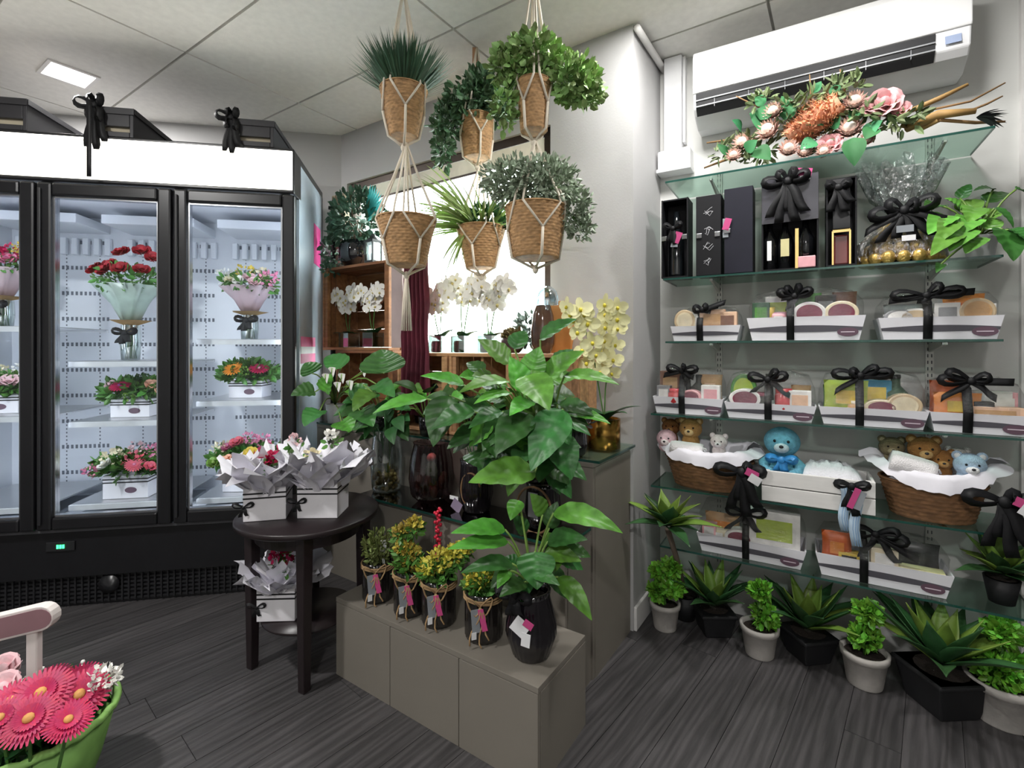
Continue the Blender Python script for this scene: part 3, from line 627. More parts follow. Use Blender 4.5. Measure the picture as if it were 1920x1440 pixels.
def filler(cx, cy, rx, ry, n, w, d0, d1, L):
    out = []
    for k in range(n):
        a = rng.uniform(0, 2*PI); q = rng.random()**.6; x, y = cx+rx*q*.7*math.cos(a), cy+ry*q*.7*math.sin(a); dx, dy = math.cos(a), math.sin(a)*.7+.35; l = rng.uniform(.7, 1.2)*L
        d = rng.uniform(d0, d1); out.append((x, y, x+dx*l, y+dy*l, w*rng.uniform(.8, 1.2), d, d-rng.uniform(-.03, .08), 1 if rng.random() < .7 else 0))
    return out
px_leaves(LT, rows+filler(1000, 1040, 70, 55, 9, 36, 1.52, 1.62, 60), pot, [m_pl, m_pl2], 1.12)
# the tall peace lily behind it on the middle step
p = UV.p(UV.a_at(1018, 1.6), 1.6, Z2+.001)
LB = at_thing('peace_lily', 'big bushy peace lily in a dark vase with a cane ring, middle step', 'potted plant', p, UV.rz)
ribbed_vase(LB, .05, .068, .06, .17)
obj('cane_ring', MB().tube([(.075*math.cos(a), -.066, .08+.085*math.sin(a)) for a in [2*PI*k/24 for k in range(25)]], .0045, 6), mat('cane', '8a6a4a', .6), LB, True)
obj('grey_tag', MB().box((.0, -.073, .1), (.04, .002, .09)), mat('grey card', '9a9aa0', .6), LB)
pot = p+V3(0, 0, .16)
rows = [(1013, 637, 1082, 598, 40, 1.75, 1.72, 1, .08), (985, 705, 1030, 770, 62, 1.6, 1.5, 0, .12), (953, 715, 858, 738, 32, 1.62, 1.5, 0), (957, 737, 888, 758, 26, 1.6, 1.5, 0), (955, 682, 895, 636, 46, 1.7, 1.7, 0, .06), (985, 735, 955, 668, 42, 1.66, 1.68, 0, .05), (995, 707, 1012, 650, 44, 1.68, 1.7, 0, .06), (1022, 712, 1096, 658, 48, 1.68, 1.66, 0, .1), (1058, 705, 1162, 722, 32, 1.66, 1.6, 0, .15), (1058, 775, 1145, 795, 28, 1.66, 1.6, 0, .18), (990, 775, 930, 853, 62, 1.58, 1.48, 1, .12), (1055, 768, 995, 884, 66, 1.55, 1.46, 1, .08), (842, 742, 812, 838, 54, 1.78, 1.7, 1, .1), (800, 748, 698, 776, 30, 1.8, 1.75, 0, .15), (1040, 815, 1072, 900, 56, 1.62, 1.56, 1, .1), (1003, 885, 878, 905, 62, 1.52, 1.46, 0, .1), (870, 722, 788, 705, 30, 1.76, 1.74, 0, .12), (942, 772, 878, 804, 32, 1.64, 1.56, 1), (905, 808, 838, 842, 40, 1.74, 1.7, 1), (995, 752, 955, 780, 36, 1.56, 1.48, 0), (1040, 792, 1068, 835, 36, 1.6, 1.55, 1), (915, 815, 930, 860, 30, 1.66, 1.6, 1), (965, 655, 985, 620, 34, 1.8, 1.85, 1), (905, 700, 875, 680, 30, 1.8, 1.85, 1), (1045, 690, 1075, 655, 36, 1.78, 1.8, 1), (890, 760, 850, 770, 30, 1.8, 1.8, 1), (1000, 830, 960, 880, 44, 1.66, 1.6, 1), (1030, 850, 1010, 905, 40, 1.7, 1.62, 1), (960, 800, 930, 780, 30, 1.78, 1.8, 1), (1020, 760, 1060, 745, 34, 1.76, 1.8, 1), (1000, 700, 965, 690, 30, 1.8, 1.84, 1), (880, 850, 905, 880, 36, 1.72, 1.66, 1)]
px_leaves(LB, rows+filler(970, 765, 115, 115, 52, 40, 1.66, 1.9, 70)+filler(990, 850, 80, 60, 14, 38, 1.62, 1.76, 58), pot, [m_pl, m_pl2], 1.12)
# ---------------------------------------------------------------- other vases on the middle step
def step2(px, v=1.6): return UV.p(UV.a_at(px, v), v, Z2+.001)
t = thing('glass_vase', 'clear glass vase with a plant and gold pebbles, at the step end by the table', 'vase', step2(725, 1.595), UV.rz)
obj('glass', MB().lathe([(.0, 0), (.062, 0), (.07, .02), (.078, .15), (.062, .27), (.067, .29)], 26, cap=False), m_jar, t, True)
rng = random.Random(21); mb = MB()
for k in range(60): mb.blob((rng.uniform(-.045, .045), rng.uniform(-.045, .045), .012+rng.random()*.07), rng.uniform(.008, .014), 6, 4)
obj('pebbles', mb, mat('gold brown pebble', '8d7443', .35, .3, var=.4), t, True, stuff=True)
mb = MB()
for k in range(20):
    a = rng.uniform(0, 6.28); e = V3(math.cos(a)*.1, math.sin(a)*.05-.01, .26+rng.random()*.14); mb.tube([(0, 0, .05), (e.x*.3, e.y*.3, .22), e], .0025, 5)
    mb.leaf(e, e+V3(e.x*1.0, e.y*.4-.04, rng.uniform(-.08, .04)), .06, .18, 12, 6, .25, 'lily', 0, (0, -.6, .8), .01)
obj('foliage', mb, m_dkleaf, t, True, stuff=True)
t = thing('glass_vase', 'wide dark ribbed glass vase holding a cactus and brown pods', 'vase', step2(809, 1.6), UV.rz)
obj('glass', MB().lathe([(.0, 0), (.055, 0), (.088, .03), (.098, .1), (.092, .18), (.076, .25), (.08, .26)], 72, mod=lambda i, a: 1+.02*math.sin(18*a), cap=False), film('smoky ribbed glass', (165, 142, 146), .9, .08), t, True)
mb = MB()
for k in range(10): mb.blob((rng.uniform(-.05, .05), rng.uniform(-.05, .05), .02+rng.random()*.09), (.018, .018, .026), 7, 5)
obj('dried_pods', mb, mat('dried pod', '5d4534', .7, var=.3), t, True, stuff=True)
obj('cactus', MB().lathe([(0, .06), (.022, .07), (.026, .13), (.016, .165), (0, .175)], 40, mod=lambda i, a: 1+.1*math.sin(10*a)), mat('cactus green', '4c6b45', .7), t, True)
obj('cactus_flower', MB().blob((0, 0, .19), (.02, .02, .017), 10, 6, mod=lambda th, a: 1+.2*math.sin(6*a)), mat('salmon bloom', 'ee7a74', .6), t, True)
mb = MB(); bdx = UV.a_at(822, 1.46)-UV.a_at(809, 1.6)
for k in range(46): a = k*.9; mb.blob((bdx+.010*math.sin(a*1.7), -.142+.008*math.cos(a), .03-.0052*k*.9), (.008, .007, .007), 6, 4)
obj('bead_string', mb, mat('red foil bead', 'd8324b', .3, .2, var=.25), t, True, label='string of red foil beads hanging over the edge')
t = thing('ribbed_pot', 'dark ribbed pot with cane hoop and white card between the cactus vase and peace lily', 'pot', step2(893, 1.605), UV.rz)
ribbed_vase(t, .055, .07, .064, .215)
obj('cane_hoop', MB().tube([(.05*math.cos(a)+.02, -.062, .10+.07*math.sin(a)) for a in [PI*.1+1.2*PI*k/16 for k in range(17)]], .004, 6), mat('cane', '8a6a4a', .6), t, True)
obj('card', MB().box((-.07, -.06, .055), (.045, .002, .015)), m_white, t); obj('card', MB().box((-.055, -.061, .025), (.05, .002, .045), tilt=('Y', .5)), mat('mauve card', '8d7f96', .6), t)
mb = MB()
for k in range(9):
    a = rng.uniform(0, 6.28); e = V3(math.cos(a)*.06, math.sin(a)*.05, .28+rng.random()*.1); mb.tube([(0, 0, .16), e], .0025, 5); mb.leaf(e, e+V3(e.x*.9, e.y*.6, -.02), .05, .2, 7, 4)
obj('foliage', mb, m_dkleaf, t, True, stuff=True)
# ---------------------------------------------------------------- twine tied jars on the low step
m_twine = mat('jute twine', 'a98a63', .9, var=.25)
m_gtag = mat('grey printed tag', '8d9298', .6); m_jarblk = mat('black ribbed jar glass', '1d1a19', .15, spec=.8)
def twine_jar(px, v, lab, r, h, kind, seed, stemh):
    rng = random.Random(seed); p = UV.p(UV.a_at(px, v), v, S1[4]+.001); t = thing('twine_jar_plant', lab, 'potted plant', p, math.atan2(-p.x, p.y), 'twine tied jar plants on the low step')
    obj('jar', MB().lathe([(0, 0), (r*.92, 0), (r, .01), (r, h*.75), (r*.9, h*.86), (r*.95, h), (r*.85, h)], 80, mod=lambda i, a: 1+.02*math.sin(22*a), cap=False), m_jarblk, t, True)
    obj('soil', MB().lathe([(0, h*.9), (r*.84, h*.9)], 16, cap=False), m_soil, t)
    mb = MB()
    for w in range(3): mb.tube([((r+.004)*math.cos(a), (r+.004)*math.sin(a), h*.86+.006*w+.003*math.sin(2*a+w)) for a in [2*PI*k/24 for k in range(25)]], .003, 5)
    q = V3(-r*.2, -r*.98, h*.85)
    for s in (-1, 1): mb.tube([q+V3(s*.035*math.sin(PI*k/8)+s*.012*math.sin(2*PI*k/8), -.012, .03*math.sin(2*PI*k/8)) for k in range(9)], .0028, 5)
    for s, L in ((-.25, .12), (.3, .105), (.05, .14)): mb.tube([q+V3(s*L*k/6+.008*math.sin(k), -.012-.004*math.sin(k*1.3), -min(L*k/6, h*.83)) for k in range(7)], .0028, 5)
    obj('twine', mb, m_twine, t, True)
    z = h*.56
    obj('tag', MB().box((-r*.42, -r*.98-.012, z), (.026, .002, .075), .2, tilt=('Y', -.08)), m_gtag, t); obj('tag', MB().box((-r*.05, -r*1.05-.012, z+.005), (.018, .002, .07), -.1, tilt=('Y', -.22)), m_tagp, t); obj('price_tag', MB().box((-r*.5, -r*.98-.016, z-.045), (.016, .002, .022), .3), m_white, t)
    mb = MB(); ml = m_ltleaf
    if kind == 'shrub':
        for k in range(40): a = rng.uniform(0, 6.28); rr = rng.random()**.5*r*1.0; hh = stemh*rng.uniform(.4, 1); mb.tube([(rr*.5*math.cos(a), rr*.5*math.sin(a), h*.88), (rr*math.cos(a), rr*math.sin(a), h+hh)], .0014, 4)
        mb.fol((0, 0, h+stemh*.35), (r*.95, r*.95, stemh*.6), 420, .022, rng, hollow=.1); m = [mat('bronze green shoots', '6f7a42', .6, var=.3, isl=.35)]
        obj('foliage', mb, m, t, stuff=True); obj('label_stick', MB().box((.02, -.02, h+.055), (.022, .002, .05)).box((.02, -.019, h), (.008, .001, .08)), m_white, t)
    else:
        cs = {'kal': [(-.35, .0, .5, .5), (.3, .1, 1.0, .5), (.15, -.2, .4, .5), (-.6, .1, .85, .36), (-.1, 0, .1, .6)], 'yel': [(.0, -.1, .5, .8), (.8, .0, .62, .6), (-.7, 0, .3, .5), (1.5, .1, .8, .45)], 'yel2': [(.0, 0, .35, .8), (.7, .1, .5, .6), (-.5, 0, .25, .5)]}[kind]
        for x, y, z, s in cs:
            e = V3(x*r, y*r, h+z*stemh); mb.tube([(x*r*.3, y*r*.3, h*.88), (x*r*.7, y*r*.7, h+z*stemh*.5), e], .003, 5)
        obj('stems', mb, m_stem, t, True)
        mb = MB(); fl = MB()
        for x, y, z, s in cs:
            e = V3(x*r, y*r, h+z*stemh); fl.fol(e, (r*s, r*s, r*s*.8), 130, .017, rng, hollow=.3, wide=.8)
            mb.fol(e-V3(0, 0, r*s*.6), (r*s*1.05, r*s*1.05, r*s*.7), 45, .03, rng, wide=.6)
        mb.fol((0, 0, h+.01), (r, r, .035), 70, .035, rng, bottom=-.2)
        obj('foliage', mb, m_mdleaf, t, stuff=True); obj('blossom', fl, mat('yellow kalanchoe bloom', 'c6bc48', .6, var=.25, isl=.25) if kind != 'kal' else mat('amber kalanchoe bloom', 'bda94a', .6, var=.3, isl=.35), t, stuff=True)
    return t
twine_jar(709, 1.272, 'twine tied jar with bronze green shrub and white label, by the round table', .058, .145, 'shrub', 31, .12)
twine_jar(768, 1.27, 'twine tied jar with tall amber kalanchoe, second from the round table', .056, .155, 'kal', 32, .16)
twine_jar(823, 1.282, 'twine tied jar with broad yellow kalanchoe and large looped tie', .059, .155, 'yel', 33, .12)
twine_jar(907, 1.302, 'twine tied jar with long hanging twine, right beside the big ribbed vase'.replace('right ', ''), .062, .155, 'yel2', 34, .12)
# ---------------------------------------------------------------- leafy pots among the vases and in the crates
def leafy_pot(lab, p, r, h, n, L, wid, mats, seed, shape='lily', potm=None, up=(.1, 1.2), sth=.12, back=.1):
    rng = random.Random(seed); t = thing('leafy_plant', lab, 'potted plant', p, math.atan2(-p.x, p.y), 'dark leafy plants by the crates')
    obj('pot', MB().lathe([(.001, 0), (r*.75, 0), (r, h), (r*.9, h), (r*.86, h*.86)], 24, cap=False), potm or m_rib, t, True); obj('soil', MB().lathe([(.001, h*.88), (r*.86, h*.88)], 16, cap=False), m_soil, t)
    for k in range(n):
        a = k*2.39996+rng.uniform(-.3, .3); sn = math.sin(a)*(1 if math.sin(a) < 0 else back); e = up[0]+(up[1]-up[0])*rng.random(); b = V3(math.cos(a)*r*.3, math.sin(a)*r*.3, h*.88)
        q = b+V3(math.cos(a)*math.cos(e)*sth, sn*math.cos(e)*sth*.45-.02, math.sin(e)*sth+.03); l = L*rng.uniform(.75, 1.2)
        tip = q+V3(math.cos(a)*l*.85, sn*l*.3-.02, rng.uniform(-.35, .25)*l); mb = MB()
        mb.leaf(q, tip, wid*rng.uniform(.85, 1.15), .15, 9, 6, .25, shape, 0, (0, -.6, .8), .03); mb.tube([b, (b+q)/2+V3(0, 0, .02), q], .0028, 5, 1); obj('leaf', mb, [rng.choice(mats), m_pet], t, True)
    return t
m_dv = mat('dark veined leaf', '2f4a3c', .4, var=.45, scale=40, rnd=.25)
leafy_pot('dark leafy plant in a black pot on the tallest cabinet behind the cactus vase', UV.p(UV.a_at(800, 1.755), 1.755, Z3+.001), .042, .09, 15, .15, .075, [m_pl2, m_pl2, m_pl], 351)
leafy_pot('leafy plant in a black pot on the tallest cabinet behind the ribbed pot', UV.p(UV.a_at(880, 1.755), 1.755, Z3+.001), .042, .08, 15, .15, .075, [m_pl2, m_pl], 352)
leafy_pot('leafy plant in a black pot on the tallest cabinet, near the anthurium', UV.p(UV.a_at(715, 1.755), 1.755, Z3+.001), .04, .07, 13, .15, .07, [m_pl2, m_pl], 353)
leafy_pot('dark veined plant inside the pale crate next to the burgundy cloth', UV.p(UV.a_at(790, 1.94), 1.94, Z3+.02), .045, .1, 9, .065, .06, [m_dv], 354, 'heart', sth=.08)
leafy_pot('dark veined plant inside the pale crate behind the big peace lily', UV.p(UV.a_at(885, 1.94), 1.94, Z3+.02), .045, .1, 9, .06, .06, [m_dv], 355, 'heart', sth=.08)
# ---------------------------------------------------------------- anthurium at the step end
p = UV.p(UV.a_at(622, 1.755), 1.755, Z3+.001)
p = UV.p(-2.40, 1.755, Z3+.001)
A = at_thing('anthurium', 'white flowering anthurium in a white pot on the cabinet end by the fridge', 'potted plant', p, UV.rz)
obj('pot', MB().lathe([(0, 0), (.04, 0), (.052, .1), (.054, .105), (.047, .105)], 24, cap=False), m_white, A, True); obj('soil', MB().lathe([(0, .095), (.047, .095)], 16, cap=False), m_soil, A)
pot = p+V3(0, 0, .1); m_an = mat('anthurium leaf', '3d6f35', .32, var=.25, rnd=.25)
rows = [(590, 735, 545, 742, 34, 2.45, 2.4, 0), (720, 700, 715, 655, 58, 2.3, 2.35, 0, .05), (698, 735, 662, 772, 30, 2.3, 2.2, 1), (640, 690, 612, 668, 34, 2.5, 2.55, 0), (585, 700, 572, 680, 30, 2.5, 2.5, 0), (705, 720, 740, 745, 30, 2.3, 2.25, 0), (600, 770, 570, 800, 32, 2.4, 2.3, 0), (660, 750, 690, 720, 30, 2.4, 2.4, 0), (640, 790, 660, 810, 34, 2.35, 2.3, 1), (675, 770, 700, 800, 36, 2.3, 2.2, 0), (610, 735, 625, 700, 30, 2.5, 2.5, 1), (655, 815, 690, 800, 30, 2.3, 2.2, 0)]
px_leaves(A, rows, pot, [m_an, m_pl], shape='heart', wmul=1.3)
inv = A.matrix_basis.inverted()
for x, y, d in ((622, 700, 2.45), (640, 712, 2.4), (655, 725, 2.4), (632, 728, 2.38), (610, 712, 2.45), (680, 700, 2.4)):
    q = P(x, y, d); mb = MB(); mb.leaf(q, q+V3(.03, -.03, .03), .05, .1, 6, 4, .3, 'heart', 0, (0, -1, .3)); mb.tube([q, q+V3(.01, -.02, .03)], .004, 6, 1); mb.tube([pot, (pot+q)/2+V3(0, 0, .05), q], .003, 5, 1); mb.tf(inv); obj('spathe', mb, [m_wht_fl, m_ltleaf], A, True)
# ---------------------------------------------------------------- yellow white orchid in a gold vase on the tallest cabinet
m_gold = mat('brushed gold', 'b08a45', .25, 1, var=.15)
p = UV.p(UV.a_at(1133, 1.96), 1.96, Z3+.001)
def orchid_flower(mb, c, s, d, rng, mi=0, mc=1):
    M = Matrix.Translation(c) @ rot_to(d) @ Matrix.Rotation(rng.uniform(-.4, .4), 4, 'Z'); o = MB()
    for k, (a, w, L) in enumerate(((0, .95, 1), (PI, .95, 1), (PI/2, .6, .95), (PI*1.25, .55, .9), (PI*1.75, .55, .9))):
        q = V3(math.cos(a), math.sin(a), 0); o.leaf(q*s*.08, q*s*L+V3(0, 0, .08*s), s*w, .06, 5, 4, .1, 'petal', mi, (0, 0, 1))
    o.blob((0, -.1*s, .12*s), (.16*s, .2*s, .16*s), 7, 5, mc); mb._join(o, M, 0)
def orchid(t, base, stems, fl_s, nf, rng, mats, leafn=5, lw=.05, ll=.16):
    """stems: list of point lists in the thing's frame; flowers along the last part of each"""
    for pts in stems:
        pts = [Vector(q) for q in pts]; sp = []
        for i in range(len(pts)-1):
            for k in range(5): sp.append(pts[i].lerp(pts[i+1], k/5))
        sp.append(pts[-1]); st = obj('flower_stem', MB().tube(sp, .003, 6), m_stem, t, True)
        n0 = int(len(sp)*.45)
        for k in range(nf):
            q = sp[min(len(sp)-1, n0+int((len(sp)-1-n0)*k/(nf-1)))]; mb = MB(); s = (-1)**k
            orchid_flower(mb, q+V3(s*fl_s*.55, -fl_s*.4, rng.uniform(-.2, .2)*fl_s), fl_s*rng.uniform(.85, 1.1), (s*.35, -1, rng.uniform(-.1, .3)), rng)
            obj('orchid_bloom', mb, mats, t, True)
    for k in range(leafn):
        a = 2*PI*k/leafn+.4; mb = MB(); b0 = Vector(base); mb.leaf(b0, b0+V3(math.cos(a)*ll, math.sin(a)*ll*.6-.02, ll*rng.uniform(.2, .55)), lw, .2, 8, 4, .3, 'lily'); obj('leaf', mb, mat('orchid leaf', '2f5a33', .3, var=.2, rnd=.2), t, True)
m_oy = mat('lemon white orchid petal', 'ece8b4', .55, var=.1); m_oyc = mat('yellow orchid lip', 'd9c93a', .5)
rng = random.Random(41)
t = thing('orchid', 'lemon white orchid with two flower stems in a gold vase', 'potted plant', p, UV.rz)
obj('vase', MB().lathe([(0, 0), (.068, 0), (.068, .125), (.062, .125), (.062, .1)], 36, cap=False), m_gold, t, True); obj('soil', MB().lathe([(0, .11), (.063, .11)], 18, cap=False), m_soil, t)
inv = (Matrix.Translation(p) @ Matrix.Rotation(UV.rz, 4, 'Z')).inverted()
g = lambda x, y, d: inv @ P(x, y, d)
orchid(t, (0, 0, .11), [[(0, 0, .12), g(1135, 730, 2.1), g(1140, 690, 2.1), g(1150, 620, 2.05), g(1150, 570, 2.0)], [(0, 0, .12), g(1125, 740, 2.1), g(1115, 680, 2.05), g(1095, 610, 1.98), g(1078, 572, 1.95)]], .047, 12, rng, [m_oy, m_oyc], 6, .055, .17)
# dark silvery plant pot beside it
t = thing('plant_pot', 'dark pot of silvery succulents beside the gold vase', 'potted plant', UV.p(UV.a_at(1078, 1.757), 1.757, Z3+.001), UV.rz)
ribbed_vase(t, .04, .05, .045, .11); rng = random.Random(43); mb = MB(); mb.fol((0, 0, .14), (.06, .06, .05), 120, .035, rng); obj('foliage', mb, mat('silver grey leaf', '6d6a68', .6, isl=.3), t, stuff=True)
# ================================================================ hanging baskets in macrame cords
m_wick = mat('woven seagrass', 'b08a60', .8, var=.35, scale=40, stretch=(1, 1, 3))
m_wick2 = mat('brown wicker', '7d5a3c', .75, var=.4, scale=30, stretch=(1, 1, 3))
m_cord = mat('cream cotton cord', 'e6dccb', .9, var=.06)
def weave(r0, r1, h, rows, sx=1, sy=1, n=22, amp=.022, floor=True):
    """woven basket: every row bulges and its strands alternate"""
    mb = MB(); prof = []
    for i in range(rows*3+1):
        t = i/(rows*3); prof.append(((r0+(r1-r0)*t)*(1+(.012 if i % 3 else -.012)), h*t))
    mb.lathe(prof, n*4, mod=lambda i, a: 1+amp*math.sin(n*a+PI*(i//3)), sx=sx, sy=sy, cap=False)
    mb.lathe([((r1*.93), h-.002), (r0*.9, .01), (.001, .01)], 24, sx=sx, sy=sy, cap=False); mb.lathe([(.001, .001), (r0*.99, .001)], 24, sx=sx, sy=sy, cap=False)
    mb.tube([(r1*1.01*sx*math.cos(a), r1*1.01*sy*math.sin(a), h) for a in [2*PI*k/36 for k in range(37)]], r1*.035, 6)
    return mb
def macrame(t, r0, r1, h, apex, rot=.3, n=4, cord=.0045, tail=0, drop=.04):
    mb = MB(); 
    for k in range(n):
        a = 2*PI*k/n+rot; f = lambda r, an, z: V3(r*math.cos(an), r*math.sin(an), z)
        rm = (r0+r1)/2+.008
        mb.tube([V3(0, 0, -drop), f(r0*.6, a, -drop*.4), f(r0+.005, a, 0.0), f(rm, a, h*.5)], cord*1.25, 5)
        for s in (-1, 1):
            b = a+s*PI/n*.8; pts = [f(rm, a, h*.5), f(r1+.006, b, h), f(r1*.97, b, h+.03), f(r1*.45, b, h+(apex-h)*.55), V3(0, 0, apex)]; mb.tube(pts, cord, 5)
    mb.blob((0, 0, -drop), (.012, .012, .018), 8, 6)
    if tail:
        for k in range(14):
            a = 2*PI*k/14; mb.tube([(0.004*math.cos(a), .004*math.sin(a), -drop), (.014*math.cos(a), .014*math.sin(a), -drop-tail*.5), (.02*math.cos(a), .02*math.sin(a), -drop-tail)], .003, 4)
    obj('macrame_hanger', mb, m_cord, t, True)
def basket(lab, x, ytop, ybot, wpx, d, apex_z, plant, seed, r0=.72, rot=.3, tail=0, ln=None):
    rng = random.Random(seed); p = P(x, ybot, d); r = wpx/2/F*d; h = (ybot-ytop)/F*d
    t = thing('hanging_basket', lab, 'hanging basket', p, 0, 'hanging seagrass baskets at the window')
    obj('woven_pot', weave(r*r0, r, h, max(7, int(h/.011))), m_wick, t, True)
    obj('soil', MB().lathe([(.001, h*.9), (r*.92, h*.9)], 20, cap=False), m_soil, t)
    if ln: macrame(t, r*r0, r, h, ln, rot, tail=tail)
    else: macrame(t, r*r0, r, h, apex_z-p.z, rot, tail=tail)
    plant(t, r, h, rng)
    return t, p
def pl_grass(t, r, h, rng):
    mb = MB()
    for k in range(1100):
        a = rng.uniform(0, 6.28); q = rng.random()**.5; L = rng.uniform(.14, .21); sp = rng.uniform(.2, 1.7)*q
        b = V3(r*.7*q*math.cos(a), r*.7*q*math.sin(a), h*.9); dr = V3(math.cos(a)*sp, math.sin(a)*sp, 1.0).normalized()
        mb.leaf(b, b+dr*L, 0.009, -.05*rng.random(), 3, 1, 0, 'blade', 0, (math.cos(a), math.sin(a), .5))
    obj('grass_blades', mb, mat('dark grass blade', '42634a', .5, var=.3, isl=.4), t, True, stuff=True)
def pl_fol(col, spec, size, wide=.6, name='leaf mix', n=1.0):
    def f(t, r, h, rng):
        mb = MB(); st = MB()
        for (x, y, z, rx, rz, k) in spec:
            c = V3(x, y, h+z); mb.fol(c, (rx, rx*.8, rz), int(k*n), size, rng, wide=wide, hollow=.2)
            for q in range(5): e = c+V3(rng.uniform(-.7, .7)*rx, rng.uniform(-.7, .7)*rx*.7, rng.uniform(-.5, .6)*rz); st.tube([(0, 0, h*.9), (x*.5, y*.5, h+max(.03, z*.8)), e], .0022, 4)
        obj('stems', st, m_stem, t, True); obj('foliage', mb, mat(name, col, .5, var=.25, isl=.4), t, stuff=True)
    return f
def pl_spider(t, r, h, rng):
    mb = MB()
    for k in range(115):
        a = rng.gauss(PI*1.02, .75) if k < 92 else rng.uniform(0, 6.28); L = rng.uniform(.24, .42); up = rng.uniform(.15, 1.3)
        b = V3(r*.4*math.cos(a), r*.4*math.sin(a), h*.92); dr = V3(math.cos(a), math.sin(a)*.7, up).normalized()
        mb.leaf(b, b+dr*L+V3(0, 0, -.25*L*(1.6-up)), .017, .28, 7, 2, .3, 'blade', 0, (.15, -.8, .6))
    for k in range(12):
        a = rng.gauss(PI, .5); b = V3(r*.6*math.cos(a), r*.6*math.sin(a), h*.92); mb.leaf(b, b+V3(-.09+rng.gauss(0, .03), rng.gauss(0, .05), -.2*rng.uniform(.7, 1.3)), .012, .45, 8, 2, .3, 'blade', 0, (.2, -.8, .5))
    obj('arching_blades', mb, mat('spider plant blade', '8fa860', .5, var=.3, isl=.3), t, True, stuff=True)
    mb = MB(); mb.fol((.03, -.02, h+.03), (.09, .08, .06), 120, .05, rng); obj('foliage', mb, m_dkleaf, t, stuff=True)
D1, D2, D3 = 1.95, 2.34, 1.85
basket('hanging basket with spiky dark grass, above the empty basket', 757, 170, 258, 86, D1, CEIL, pl_grass, 51, .6)
basket('empty hanging basket under the grass basket, cream tassel below', 762, 412, 498, 106, D1, 0, lambda *a: None, 52, .68, .75, tail=.22, ln=(498-268)/F*D1)
basket('hanging basket of trailing dark ivy on a flat strap', 894, 222, 297, 64, D2, CEIL, pl_fol('4c6f4c', [(-.02, -.02, .07, .13, .1, 520), (-.13, 0, -.02, .09, .1, 300), (.08, 0, .06, .1, .08, 300), (-.16, -.02, -.15, .04, .12, 110), (.02, -.02, .16, .07, .06, 160)], .04, name='ivy leaf'), 53, .75)
basket('hanging basket of spider plant against the bright window', 902, 428, 503, 88, D2, 0, pl_spider, 54, .62, 1.2, ln=(503-303)/F*D2)
basket('hanging basket of lime green bushy foliage beside the grey wall', 1001, 155, 247, 62, D3, CEIL, pl_fol('8fae6a', [(0, 0, .09, .115, .09, 640), (.15, 0, .01, .09, .09, 420), (-.09, 0, .06, .08, .07, 260), (.21, 0, -.03, .05, .07, 140), (-.11, 0, -.08, .05, .1, 150)], .033, .75, name='lime leaf'), 55, .8, .9)
basket('hanging basket of fluffy silver green foliage', 1004, 390, 485, 112, D3, 0, pl_fol('98a690', [(0, 0, .08, .17, .1, 1250), (-.1, -.02, .10, .11, .08, 520), (.14, 0, .0, .08, .09, 420), (.05, 0, .13, .1, .06, 360), (.17, 0, -.07, .05, .05, 160)], .026, .5, name='silver leaf'), 56, .76, .2, ln=(485-262)/F*D3)
# flat timber strap of the ivy basket
q = P(890, 120, D2); o = obj('hanging_strap', MB().box((0, 0, 0), (.022, .006, .2)), mat('pale timber', 'c79a77', .6)); o.location = (q.x, q.y, CEIL-.1-.001)
tag(o, 'pale flat strap hanging from the ceiling above the ivy basket', 'strap')
# ================================================================ things standing on the crates
ZT = 1.741
def on_crate(px, v, z): return UV.p(UV.a_at(px, v), v, z)
t = thing('planter', 'dark glossy planter of trailing ivy on the uppermost crate', 'potted plant', on_crate(668, 1.93, ZT), UV.rz)
obj('bowl', MB().lathe([(.001, 0), (.06, 0), (.1, .05), (.105, .12), (.085, .16), (.078, .16), (.07, .1)], 28, cap=False), mat('black glazed pot', '15141a', .08, spec=.9), t, True)
rng = random.Random(61); mb = MB(); mb.fol((0, 0, .3), (.2, .12, .17), 620, .05, rng); mb.fol((-.15, -.05, .12), (.08, .06, .14), 140, .045, rng); mb.fol((-.1, -.13, -.01), (.03, .02, .04), 40, .03, rng); obj('foliage', mb, mat('blue green ivy', '41654f', .5, var=.3, isl=.4), t, stuff=True)
mb = MB()
for k in range(10): e = V3(rng.uniform(-.15, .15), rng.uniform(-.08, .08), rng.uniform(.25, .42)); mb.tube([(0, 0, .1), (e.x*.4, e.y*.4, .24), e], .003, 5)
obj('stems', mb, mat('brown vine', '5f4a34', .7), t, True)
mb = MB()
for k in range(9): a = .35+.12*k; mb.leaf((.13, -.02, .26), (.13+.17*math.cos(a)*1, -.02-.002*k, .26+.22*math.sin(a)), .03, .05, 6, 2)
obj('teal_feather', mb, mat('teal feather', '3aa5a5', .6, var=.2), t, True, label='teal dyed feathers')
t = thing('lantern', 'small black lantern with glass sides on the uppermost crate', 'lantern', on_crate(700, 1.865, ZT), UV.rz)
mb = MB().box((0, 0, .006), (.07, .07, .012)).box((0, 0, .124), (.07, .07, .012)).lathe([(.035, .13), (.012, .155), (.012, .165)], 12)
for sx in (-1, 1):
    for sy in (-1, 1): mb.box((sx*.031, sy*.031, .065), (.007, .007, .11))
obj('frame', mb, m_blk2, t); obj('glazing', MB().box((0, 0, .065), (.055, .055, .106)), m_jar, t); obj('candle', MB().lathe([(.001, .012), (.015, .012), (.015, .055), (.001, .055)], 12), m_white, t, True)
t = thing('folded_screen', 'beige folded boards with a black post between fridge and window', 'screen', UV.p(cor+.12, 2.03, 0), UV.rz)
for k in range(3): obj('board', MB().box((-.075+.045*k, .0, 1.13), (.036, .05, 2.26)), mat('beige board', 'a3937f', .7, rnd=.1), t, bevel=.003)
